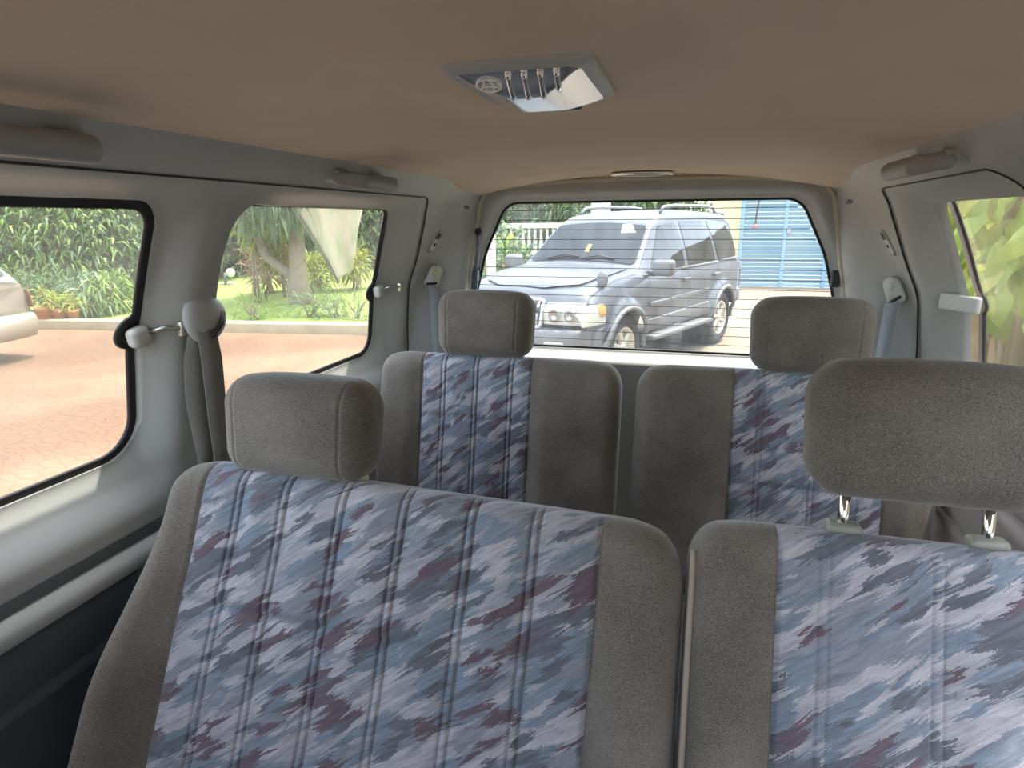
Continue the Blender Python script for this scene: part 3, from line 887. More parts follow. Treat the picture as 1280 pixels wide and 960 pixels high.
def run(ptsuv, xo, wpx, mm):
    pts, ws = [], []
    for (u, v_, w, depth, tw) in ptsuv:
        q = on(u, v_, 0, depth)
        pts.append(tuple(q)); ws.append(Vector((math.sin(tw), math.cos(tw), 0))*w)
    # resample
    P, W = [], []
    for i in range(len(pts)-1):
        for k in range(6):
            s = k/6; P.append(Vector(pts[i]).lerp(Vector(pts[i+1]), s)); W.append(Vector(ws[i]).lerp(Vector(ws[i+1]), s))
    P.append(Vector(pts[-1])); W.append(Vector(ws[-1]))
    return mesh('webbing', *strap(P, W), mm, t)
run([(258, 412, .018, -.69, .3), (265, 450, .020, -.69, .3), (272, 520, .020, -.695, .2), (281, 590, .019, -.70, .1), (288, 660, .019, -.70, .1)], 0, 0, M_BELT)
run([(245, 418, .014, -.708, .6), (246, 450, .023, -.715, .45), (249, 500, .024, -.715, .4), (255, 550, .018, -.715, .4), (259, 592, .010, -.715, .3), (262, 650, .010, -.715, .3)], 0, 0, M_BELT)

# ------------------------------------------------------------------ outside: ground, kerb, walls
G = -ZC
def paving():
    m = bpy.data.materials.new('earthy_paving'); m.use_nodes = True
    nt = m.node_tree; L = nt.links; N = nt.nodes; b = N['Principled BSDF']; b.inputs['Roughness'].default_value = .9
    tc = N.new('ShaderNodeTexCoord')
    mp = N.new('ShaderNodeMapping'); mp.inputs['Scale'].default_value = (1, 1.7, 1); mp.inputs['Rotation'].default_value = (0, 0, .15)
    L.new(tc.outputs['Object'], mp.inputs[0])
    n0 = N.new('ShaderNodeTexNoise'); n0.inputs['Scale'].default_value = .35; n0.inputs['Detail'].default_value = 7; L.new(tc.outputs['Object'], n0.inputs[0])
    r = N.new('ShaderNodeValToRGB'); e = r.color_ramp.elements
    e[0].position = .40; e[0].color = (.15, .078, .040, 1); e[1].position = .62; e[1].color = (.235, .15, .085, 1)
    L.new(n0.outputs['Fac'], r.inputs[0])
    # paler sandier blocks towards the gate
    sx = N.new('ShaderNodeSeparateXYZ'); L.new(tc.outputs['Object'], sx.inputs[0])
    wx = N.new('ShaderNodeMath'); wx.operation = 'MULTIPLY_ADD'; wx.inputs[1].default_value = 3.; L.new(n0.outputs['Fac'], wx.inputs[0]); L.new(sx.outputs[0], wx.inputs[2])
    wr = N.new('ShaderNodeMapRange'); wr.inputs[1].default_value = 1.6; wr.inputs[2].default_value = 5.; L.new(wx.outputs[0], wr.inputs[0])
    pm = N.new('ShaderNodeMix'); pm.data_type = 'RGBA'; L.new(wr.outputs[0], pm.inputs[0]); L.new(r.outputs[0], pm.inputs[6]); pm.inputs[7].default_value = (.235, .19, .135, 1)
    # worn interlocking blocks
    n1 = N.new('ShaderNodeTexNoise'); n1.inputs['Scale'].default_value = 2.2; L.new(mp.outputs[0], n1.inputs[0])
    ad = N.new('ShaderNodeVectorMath'); ad.operation = 'MULTIPLY_ADD'; ad.inputs[1].default_value = (.25, .25, 0)
    L.new(n1.outputs['Color'], ad.inputs[0]); L.new(mp.outputs[0], ad.inputs[2])
    v = N.new('ShaderNodeTexVoronoi'); v.feature = 'DISTANCE_TO_EDGE'; v.inputs['Scale'].default_value = 6.5; L.new(ad.outputs[0], v.inputs[0])
    mr = N.new('ShaderNodeMapRange'); mr.inputs[1].default_value = 0; mr.inputs[2].default_value = .06; mr.inputs[3].default_value = .80; mr.inputs[4].default_value = 1
    L.new(v.outputs[0], mr.inputs[0])
    mu = N.new('ShaderNodeVectorMath'); mu.operation = 'SCALE'; L.new(pm.outputs[2], mu.inputs[0]); L.new(mr.outputs[0], mu.inputs['Scale'])
    L.new(mu.outputs[0], b.inputs['Base Color'])
    bp = N.new('ShaderNodeBump'); bp.inputs['Distance'].default_value = .02; L.new(mr.outputs[0], bp.inputs['Height']); L.new(bp.outputs[0], b.inputs['Normal'])
    return m
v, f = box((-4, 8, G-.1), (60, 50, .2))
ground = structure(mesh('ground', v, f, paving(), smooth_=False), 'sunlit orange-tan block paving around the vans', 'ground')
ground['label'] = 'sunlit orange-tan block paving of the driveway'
K0 = np.array([-22., 6.30]); K1 = np.array([-3.9, 8.82])
kd = (K1-K0)/np.linalg.norm(K1-K0); kn = np.array([-kd[1], kd[0]]); kang = math.atan2(kd[1], kd[0])
R = Matrix.Rotation(kang, 3, 'Z')
kc = (K0+K1)/2
structure(mesh('kerb', *box((*(kc+kn*.10), G+.06), (float(np.linalg.norm(K1-K0)), .22, .20), .025, 2, R), mat('pale_kerb_stone', (.42, .36, .23), .85, noise=(3, (.34, .28, .18), .2))), 'pale kerb between the driveway and the lawn', 'kerb')
LC = kc+kn*4.9
Vl, Fl = [], []
for i in range(41):
    for j in range(21):
        q = K0+kd*(np.linalg.norm(K1-K0)*i/40)+kn*(.2+9.2*j/20)
        Vl.append((q[0], q[1], G+.10+.035*j/20*9+.03*math.sin(i*.9+j*.7)))
for i in range(40):
    for j in range(20): Fl.append((i*21+j, i*21+j+1, (i+1)*21+j+1, (i+1)*21+j))
structure(mesh('lawn', Vl, Fl, mat('lawn_green', (.20, .30, .055), .9, noise=(1.6, (.30, .36, .09), .2), bump=(60, .8))), 'bright green lawn behind the kerb', 'lawn')

def bwall(p, q, h, name, m, lab, th=.2):
    p, q = np.array(p), np.array(q); c = (p+q)/2; a = math.atan2(*(q-p)[::-1])
    return structure(mesh(name, *box((*c, G+h/2), (float(np.linalg.norm(q-p)), th, h), .01, 1, Matrix.Rotation(a, 3, 'Z')), m, smooth_=False), lab, 'wall')
M_YWALL = mat('ochre_render', (.46, .36, .21), .9, noise=(1.2, (.38, .3, .18), .25))
bwall((-26, 13.4), (-5.2, 21.0), 3.4, 'boundary_wall', M_YWALL, 'ochre garden boundary wall behind the hedge and trees')
bwall((-5.2, 21.0), (-.2, 21.0), 3.6, 'boundary_wall', M_YWALL, 'ochre boundary wall behind the white balustrade')
bwall((-26, 2.), (-26, 13.5), 3.4, 'boundary_wall', M_YWALL, 'ochre boundary wall beyond the cream car')
bwall((.55, 18.0), (1.30, 18.0), 3.6, 'gate_wall', mat('cream_render', (.72, .6, .38), .9), 'cream wall end beside the blue louvred gate', .4)
bwall((5.2, 17.2), (12, 15.8), 3.6, 'gate_wall', M_YWALL, 'ochre wall to the right of the blue louvred gate', .4)
bwall((2.35, -3), (2.35, 8.5), 3.0, 'garden_wall', mat('brown_rough_wall', (.34, .27, .18), .95, noise=(3, (.22, .17, .11), .3), bump=(14, .8)), 'rough brown wall behind the big-leaved vine', .2)

# gate
M_BLUE = mat('pale_blue_gate_paint', (.23, .38, .48), .5)
gy = 17.6
t = thing('louvred_gate', 'pale blue louvred metal gate behind the parked car', 'gate', (3.2, gy, G))
gx = [1.32, 2.36, 3.36, 4.40, 5.3]
for x in gx: mesh('stile', *box((x, gy, G+1.6), (.09, .07, 3.2), .008, 2), M_BLUE, t)
for i in range(4):
    parts = [box(((gx[i]+gx[i+1])/2, gy, G+.16+.105*k), (gx[i+1]-gx[i]-.08, .02, .10), 0, 1, Matrix.Rotation(math.radians(32), 3, 'X')) for k in range(29)]
    mesh('louvre_panel', *join(*parts), M_BLUE, t, smooth_=False)
mesh('rail', *box((3.3, gy+.02, G+.06), (4.0, .05, .08), .005, 2), M_BLUE, t)
mesh('lock', *box((2.44, gy-.06, G+1.42), (.10, .05, .14), .01, 2), mat('dull_steel', (.35, .36, .38), .4, .8), t)
p = on(944, 283, 1, gy-.35)
t = thing('hanging_rope', 'dark rope with a reddish knot hanging in front of the blue gate', 'rope', tuple(p))
mesh('cord', *tube([(p[0]+.14*q*q, p[1], p[2]+1.2*q) for q in np.linspace(0, 1, 10)], .022, 8), mat('dark_rope', (.10, .08, .07), .9), t)
mesh('knot', *ball((p[0], p[1], p[2]), .06), mat('faded_red_knot', (.45, .2, .17), .8), t)
# overhead branch carrying the rope
tag(mesh('overhead_beam', *tube([(p[0]-1.4, p[1]+.1, p[2]+1.15), (p[0]+.14, p[1], p[2]+1.21), (p[0]+1.6, p[1]+.1, p[2]+1.2)], .05, 8), mat('old_timber', (.2, .14, .09), .9)), 'timber rail above the gate that carries the rope', 'beam')

# balustrade, pillar, pole
M_WHITE = mat('white_masonry_paint', (.6, .59, .54), .7)
by = 15.2
pL = on(628, 300, 1, by); pR = on(742, 300, 1, by)
t = thing('balustrade', 'white balustrade fence behind the parked car bonnet', 'fence', ((pL[0]+pR[0])/2, by, G))
mesh('top_rail', *box(((pL[0]+pR[0])/2, by, -.10), (pR[0]-pL[0], .16, .12), .02, 2), M_WHITE, t)
mesh('plinth', *box(((pL[0]+pR[0])/2, by, (G-.82)/2-.0), (pR[0]-pL[0], .2, -.82-G), .02, 2), M_WHITE, t)
for k in range(15):
    x = pL[0]+.08+(pR[0]-pL[0]-.16)*k/14
    mesh('baluster', *lathe([(.035, -.83), (.03, -.76), (.055, -.62), (.045, -.45), (.028, -.30), (.04, -.20), (.035, -.15)], 10, c=(x, by, 0)), M_WHITE, t)
p = on(750, 300, 1, 16.2)
tag(mesh('gate_pillar', *join(box((p[0], 16.2, (G+.8)/2), (.44, .44, .8-G), .03, 2), box((p[0], 16.2, .86), (.56, .56, .12), .03, 2)), M_WHITE), 'square white pillar beyond the parked car roof', 'pillar')
p = on(614, 330, 1, 9.5)
tag(mesh('pale_post', *lathe([(.085, G), (.075, -.9), (.07, .9)], 14, c=(p[0], 9.5, 0)), mat('pale_bark', (.62, .58, .5), .9, noise=(8, (.45, .4, .33), .2))), 'pale grey post at the left edge of the rear window', 'post')
p = on(665, 300, 1, 14.2)
mp_ = on(665, 318, 1, 13.6)
v, f = ball((mp_[0], 13.6, G+.0), 1, 24, 12, (.95, .7, 1.05))
v = [(x+.05*math.sin(9*y+5*z), y, z+.05*math.sin(7*x+4*y)) for x, y, z in v]
tag(mesh('soil_heap', v, f, mat('red_soil', (.42, .22, .11), .95, noise=(5, (.52, .3, .17), .25), bump=(12, .8))), 'reddish-brown soil heap in front of the white balustrade', 'soil heap')

def lawn_z(x, y):
    q = np.array([x, y])-K0; t = float(q @ kn); l = float(q @ kd)
    if t < .25 or t > 9.3 or l < 0 or l > np.linalg.norm(K1-K0): return G
    i = l/np.linalg.norm(K1-K0)*40; j = (t-.2)/9.2*20
    return G+.10+.035*j/20*9+.03*math.sin(i*.9+j*.7)
# ------------------------------------------------------------------ foliage
def leaves(n, rad, length, width, seed, droop=.35, shell=.55, flat=0.):
    r = random.Random(seed); V, Fc = [], []
    for _ in range(n):
        while True:
            d = Vector((r.uniform(-1, 1), r.uniform(-1, 1), r.uniform(-1, 1)))
            if .05 < d.length < 1: break
        d.normalize(); q = (shell+(1-shell)*r.random()**.6)
        c = Vector((d.x*rad[0]*q, d.y*rad[1]*q, d.z*rad[2]*q))
        c += Vector((r.gauss(0, .06)*rad[0], r.gauss(0, .06)*rad[1], r.gauss(0, .06)*rad[2]))
        ax = (d*.7+Vector((r.gauss(0, .6), r.gauss(0, .6), r.gauss(0, .5)+.15))).normalized()
        sd_ = ax.cross(Vector((r.gauss(0, .5), r.gauss(0, .5), 1))).normalized(); up = sd_.cross(ax)
        L_ = length*r.uniform(.6, 1.3); w = width*r.uniform(.7, 1.2)
        m_ = c+ax*L_*.5+up*L_*.08; e = c+ax*L_-Vector((0, 0, droop*L_))
        i = len(V)
        V += [tuple(c), tuple(m_-sd_*w/2-up*w*.15), tuple(m_), tuple(m_+sd_*w/2-up*w*.15), tuple(e)]
        Fc += [(i, i+1, i+2), (i, i+2, i+3), (i+1, i+4, i+2), (i+2, i+4, i+3)]
    return V, Fc
LM = [leafmat('leaf_mid_green', (.09, .17, .03), (.19, .30, .06), (.36, .46, .13)),
      leafmat('leaf_dark_green', (.05, .10, .035), (.10, .18, .06), (.19, .28, .11)),
      leafmat('leaf_yellow_green', (.20, .30, .03), (.36, .44, .05), (.5, .52, .10)),
      leafmat('leaf_bluish_green', (.09, .16, .08), (.17, .26, .14), (.32, .40, .22)),
      leafmat('leaf_yellow', (.36, .32, .05), (.30, .33, .08), (.2, .26, .06)),
      leafmat('leaf_pink_bronze', (.36, .20, .16), (.45, .30, .22), (.25, .22, .12))]
M_BARK = mat('grey_brown_bark', (.19, .15, .11), .95, noise=(9, (.28, .23, .17), .25), bump=(25, .8))
FOL = {}
def plant(name, label, cat, pos, rad, n, ll, lw, m, seed, group=None, trunk=None, lift=None, rot=0., stems=None, droop=.35, shell=.55):
    """a bush or tree: foliage and trunk / stems as parts"""
    x, y = pos; zb = lawn_z(x, y)-.03
    t = thing(name, label, cat, (x, y, zb), group)
    cz = zb+(lift if lift is not None else rad[2]*.8)
    v, f = leaves(n, rad, ll, lw, seed, droop, shell)
    mesh('foliage', [(p[0]+x, p[1]+y, max(p[2]+cz, zb+.01)) for p in v], f, LM[m], t, smooth_=False)
    r = random.Random(seed+99)
    if trunk:
        pts = [(x+r.gauss(0, .05)*k, y+r.gauss(0, .05)*k, zb-.05+(cz-zb)*k/5) for k in range(6)]
        mesh('trunk', *tube(pts, [trunk*(1.25-.12*k) for k in range(6)], 10), M_BARK, t)
        for k in range(3):
            a = r.uniform(0, 6.28); e = (x+math.cos(a)*rad[0]*.6, y+math.sin(a)*rad[1]*.6, cz+rad[2]*.3)
            mesh('branch', *tube([pts[3], tuple((Vector(pts[4])+Vector(e))/2), e], [trunk*.6, trunk*.4, trunk*.2], 8), M_BARK, t)
    else:
        ss = []
        for k in range(stems or 5):
            a = r.uniform(0, 6.28); q = r.uniform(.2, .7)
            ss.append(tube([(x+r.gauss(0, .06), y+r.gauss(0, .06), zb-.03), (x+math.cos(a)*rad[0]*q*.6, y+math.sin(a)*rad[1]*q*.6, cz), (x+math.cos(a)*rad[0]*q, y+math.sin(a)*rad[1]*q, cz+rad[2]*.6)], [.02, .014, .006], 6))
        mesh('stem', *join(*ss), M_BARK, t)
    return t
def at(u, Y, dy=0): 
    q = on(u, 400, 1, Y); return (float(q[0]), Y+dy)
# hedge along the kerb, seen through the large left window (from left to right)
hedge = [(-60, 9.6, 1.6, 0), (-10, 9.9, 1.5, 1), (34, 10.2, 1.5, 0), (75, 10.6, 1.5, 3), (112, 10.9, 1.45, 0), (146, 11.4, 1.4, 3), (178, 11.9, 1.3, 1)]
hl = ['tall mid-green bush in the hedge beyond the cream car roof', 'dark bush in the hedge directly above the cream car', 'tall mid-green bush left of the terracotta pots', 'bluish-green bush above the terracotta pots',
      'grassy mid-green bush in the middle of the large left window', 'bluish-green bush right of the terracotta pots', 'dark bush at the rear edge of the large left window']
for i, (u, Y, s, m) in enumerate(hedge):
    plant('hedge_shrub', hl[i], 'shrub', at(u, Y), (1.15*s, 1.0*s, 1.35*s), 3400, .27, .055, m, 40+i, 'hedge shrubs beyond the kerb', lift=1.35, droop=.5, shell=.35)
low = [(96, 9.0, .45, 1), (122, 8.9, .42, 3), (140, 9.0, .34, 0), (30, 8.3, .5, 1)]
ll_ = ['low dark plant on the kerb beside the terracotta pots', 'low bluish tuft on the kerb in the large left window', 'low green tuft on the kerb just left of the window latch', 'low dark plant by the cream car tail']
for i, (u, Y, s, m) in enumerate(low):
    plant('low_plant', ll_[i], 'plant', at(u, Y), (s, s, s*.9), 350, .36, .045, m, 70+i, 'low plants along the kerb', lift=.35, droop=.5)
# terracotta pots
for i, (u, w, lab) in enumerate(((59, .29, 'largest terracotta pot, leftmost of the row on the kerb'), (76, .25, 'middle terracotta pot of the row on the kerb'), (92, .21, 'smallest terracotta pot, right end of the row on the kerb'))):
    x, y = at(u, 8.05+.10*i)
    zk = G+.12
    t = thing('potted_plant', lab+', with yellow-green leaves', 'potted plant', (x, y, zk), 'terracotta pots on the kerb')
    hh = w*.82
    mesh('pot', *lathe([(w*.36, zk), (w*.5, zk+hh*.8), (w*.56, zk+hh*.8), (w*.56, zk+hh), (w*.46, zk+hh), (w*.44, zk+hh*.9), (.01, zk+hh*.88)], 20, c=(x, y, 0)), mat('terracotta', (.52, .22, .12), .8), t)
    v, f = leaves(90, (w*.5, w*.5, w*.5), .20, .04, 300+i, .3)
    mesh('foliage', [(p[0]+x, p[1]+y, max(p[2]+zk+hh+w*.35, zk+hh*.9)) for p in v], f, LM[4 if i != 1 else 2], t, smooth_=False)
# background bushes seen through the rearward left window and above the kerb
bg = [(205, 13.6, 1.9, 1), (262, 14.6, 1.9, 3), (300, 15.2, 1.9, 1), (338, 16., 2., 3), (372, 16.6, 1.8, 1), (402, 17.2, 1.8, 0), (432, 17.6, 1.8, 1), (462, 18., 1.8, 0), (490, 18.2, 1.8, 3), (520, 18.6, 1.8, 1)]
bl = ['dark tree behind the left belt pillar', 'bluish-green tree at the front edge of the rearward left window', 'dark tree left of the leaning lawn tree', 'bluish-green tree behind the leaning lawn tree', 'dark tree just right of the lawn tree trunk',
      'mid-green tree behind the pale hanging sheet', 'dark tree behind the tip of the pale sheet', 'mid-green tree at the rear edge of the rearward left window', 'bluish tree hidden behind the left rear pillar', 'dark tree behind the left rear pillar']
for i, (u, Y, s, m) in enumerate(bg):
    plant('garden_tree', bl[i], 'tree', at(u, Y), (1.1*s, .9*s, 1.5*s), 2600, .42, .10, m, 140+i, 'trees against the garden wall', trunk=.10, lift=2.3, shell=.3)
# leaning lawn tree with fork
x, y = at(378, 10.6); zt = lawn_z(x, y)
t = thing('lawn_tree', 'forked grey-barked tree standing on the lawn in the rearward left window', 'tree', (x, y, zt))
mesh('trunk', *tube([(x+.03, y, zt-.05), (x-.02, y, -1.10), (x+.02, y, -.75), (x+.04, y, -.2), (x-.02, y, .5), (x+.1, y, 1.4)], [.27, .19, .16, .15, .13, .10], 14), M_BARK, t)
mesh('branch', *tube([(x-.02, y, -1.05), (x-.30, y-.05, -.85), (x-.60, y-.1, -.62), (x-.78, y-.1, -.2), (x-.72, y-.1, .6)], [.13, .10, .09, .075, .05], 10), M_BARK, t)
v, f = leaves(2600, (1.7, 1.4, .75), .36, .07, 501, .6, .3)
mesh('foliage', [(p[0]+x-.3, p[1]+y, p[2]+.75) for p in v], f, LM[3], t, smooth_=False)
yb = [(340, 11.6, .40, 5, .65, 'pinkish bronze bush left of the lawn tree trunk'), (358, 11.2, .25, 4, .95, 'bright yellow bush against the lawn tree trunk'), (329, 10.6, .24, 2, 1.45, 'yellow-green tuft growing in the fork of the lawn tree'),
      (388, 12.2, .36, 4, .45, 'spiky yellow plant right of the lawn tree trunk'), (402, 12.4, .32, 2, .45, 'spiky yellow-green plant left of the pale sheet tip'), (447, 12.8, .30, 4, .62, 'yellow plant at the rear edge of the rearward left window')]
for i, (u, Y, s, m, lf, lab) in enumerate(yb):
    plant('lawn_plant', lab, 'plant', at(u, Y), (s, s, s), 260, .36, .055, m, 230+i, 'coloured plants behind the lawn', lift=lf, droop=.2)
for i, u in enumerate((392, 418, 446, 318)):
    plant('grass_clump', ['tall pale grass clump at the kerb below the lawn tree', 'tall pale grass clump at the kerb in the middle of the rearward left window', 'tall pale grass clump at the kerb by the rear latch', 'short pale grass clump at the kerb left of the lawn tree'][i], 'grass clump', at(u, 8.95+(u-290)*.0035), (.45, .22, .18), 200, .26, .016, 0 if i % 2 else 3, 260+i, 'grass clumps along the kerb', lift=.22, droop=.1)
# garden globe lamp
x, y = at(288, 13.0)
t = thing('garden_lamp', 'white globe garden lamp on a short post behind the lawn', 'lamp', (x, y, lawn_z(x, y)))
q = on(288, 341, 1, 13.0)
mesh('post', *tube([(x, y, lawn_z(x, y)-.03), (x, y, q[2])], .035, 10), M_GREYD, t)
mesh('globe', *ball(q, .11), M_WHITE, t)
mesh('crossbar', *tube([(x-.3, y, q[2]-.30), (x+.3, y, q[2]-.26)], .025, 8), M_WHITE, t)
# pale draped sheet hanging by two corners
Y = 9.7
c0, c1, c2, c3 = on(352, 238, 1, Y), on(458, 240, 1, Y-.2), on(447, 322, 1, Y-.1), on(424, 353, 1, Y)
V, Fc = [], []
n = 24
for i in range(n+1):
    for j in range(n+1):
        a, b = i/n, j/n
        q = (1-a)*(1-b)*c0+a*(1-b)*c1+a*b*c2+(1-a)*b*c3
        q = q+np.array([0, .10*math.sin(9*a+3*b)+.25*a*(1-a), .0])
        V.append(tuple(q))
for i in range(n):
    for j in range(n): Fc.append((i*(n+1)+j, i*(n+1)+j+1, (i+1)*(n+1)+j+1, (i+1)*(n+1)+j))
def clothmat():
    m = bpy.data.materials.new('pale_streaked_cloth'); m.use_nodes = True
    nt = m.node_tree; L = nt.links; N = nt.nodes; b = N['Principled BSDF']; b.inputs['Roughness'].default_value = .9
    tc = N.new('ShaderNodeTexCoord'); mp = N.new('ShaderNodeMapping'); mp.inputs['Rotation'].default_value = (0, -.65, 0); mp.inputs['Scale'].default_value = (7, 1, 1.2)
    L.new(tc.outputs['Object'], mp.inputs[0])
    n = N.new('ShaderNodeTexNoise'); n.inputs['Scale'].default_value = 1.6; n.inputs['Detail'].default_value = 4; L.new(mp.outputs[0], n.inputs[0])
    r = N.new('ShaderNodeValToRGB'); e = r.color_ramp.elements; e[0].position = .35; e[0].color = (.36, .40, .22, 1); e[1].position = .62; e[1].color = (.50, .43, .31, 1)
    L.new(n.outputs['Fac'], r.inputs[0]); L.new(r.outputs[0], b.inputs['Base Color'])
    return m
t = thing('hanging_sheet', 'large pale cream streaked sheet hanging point-down beyond the lawn', 'sheet', tuple(c3))
o = mesh('cloth', V, Fc, clothmat(), t)
md = o.modifiers.new('thickness', 'SOLIDIFY'); md.thickness = .012
mesh('edge_rope', *tube([c0, (c0+c3)/2+np.array([0, .03, 0]), c3], .028, 8), mat('dark_edge_rope', (.12, .13, .08), .9), t)

# plants and trees behind the parked car
rb = [(600, 17.5, 1.6, 1, 'dark tree at the left edge of the rear window'), (636, 14.6, .62, 2, 'yellow-green slender plant left of the white balustrade'), (628, 12.6, .8, 3, 'bluish bush beside the pale post'),
      (690, 18.6, 2.1, 3, 'broad bluish-green tree behind the white balustrade'), (742, 19.0, 2.0, 0, 'mid-green tree behind the white pillar'), (800, 19.2, 2.0, 3, 'bluish-green tree behind the parked car roof'), (850, 19.4, 1.9, 0, 'mid-green tree behind the rear of the parked car roof'), (640, 11.4, .6, 1, 'dark low bush beside the parked car mirror')]
for i, (u, Y, s, m, lab) in enumerate(rb):
    plant('garden_tree' if s > 1 else 'garden_bush', lab, 'tree' if s > 1 else 'bush', at(u, Y), (1.0*s, .8*s, 1.3*s), 2000 if s > 1 else 500, .34 if s > 1 else .3, .09, m, 330+i, None, trunk=.1 if s > 1 else None, lift=2.5 if s > 1 else s*.9, shell=.3)

# big-leaved vine outside the right window
def heart(L_, w):
    pts = [(0, 0), (-.32*w, -.10*L_), (-.5*w, .14*L_), (-.42*w, .42*L_), (-.22*w, .74*L_), (0, L_), (.22*w, .74*L_), (.42*w, .42*L_), (.5*w, .14*L_), (.32*w, -.10*L_)]
    return pts
def vine(seed, n, x0, y0, y1, z0, z1, size):
    r = random.Random(seed); V, Fc = [], []
    for _ in range(n):
        c = Vector((x0+r.uniform(-.28, .30), r.uniform(y0, y1), r.uniform(z0, z1)))
        nrm = Vector((-1, r.gauss(-.35, .35), r.gauss(.35, .3))).normalized()
        dn = Vector((r.gauss(0, .3), r.gauss(0, .55), -1)); dn = (dn-nrm*dn.dot(nrm)).normalized(); sw = nrm.cross(dn)
        s = size*r.uniform(.65, 1.2); P = heart(s, s*.9); i = len(V)
        mid = [c+dn*(s*q)+nrm*s*.04*math.sin(q*3) for q in (.0, .35, .7)]
        for a, b in P:
            V.append(tuple(c+sw*a+dn*b+nrm*(-.25*abs(a)+.10*s-.25*b*b/s)))
        k = len(V); V += [tuple(m_+nrm*.08*s) for m_ in mid]
        Fc += [(i, i+1, i+2, k), (i, k, i+8, i+9), (k, i+2, i+3, k+1), (k, k+1, i+7, i+8), (k+1, i+3, i+4, k+2), (k+1, k+2, i+6, i+7), (k+2, i+4, i+5), (k+2, i+5, i+6)]
    return V, Fc
LV = leafmat('vine_leaf', (.17, .27, .035), (.33, .40, .06), (.46, .47, .13), .45)
t = thing('climbing_vine', 'climbing vine with big yellow-green heart-shaped leaves outside the right window', 'vine', (1.75, 4.2, G))
v, f = vine(5, 520, 1.72, 2.6, 5.9, -.35, 1.15, .20)
mesh('foliage', v, f, LV, t)
v, f = vine(6, 60, 1.8, 2.8, 5.9, -1.6, -.35, .18)
mesh('foliage', v, f, LV, t)
ss = [tube([(1.95+.05*math.sin(k), 2.8+.33*k, G), (1.93, 2.85+.33*k+.1*math.sin(k*2), -.6), (1.9, 2.9+.33*k, 1.0)], .018, 6) for k in range(10)]
mesh('stem', *join(*ss), M_BARK, t)
v, f = lathe([(.17, G), (.16, -1.0), (.15, -.3), (.16, .4), (.12, 1.2)], 16, c=(2.02, 4.75, 0))
tag(mesh('palm_trunk', v, f, mat('fibrous_bark', (.36, .28, .18), .95, noise=(10, (.5, .4, .27), .3), bump=(30, .9))), 'fibrous brown trunk among the big vine leaves', 'trunk')

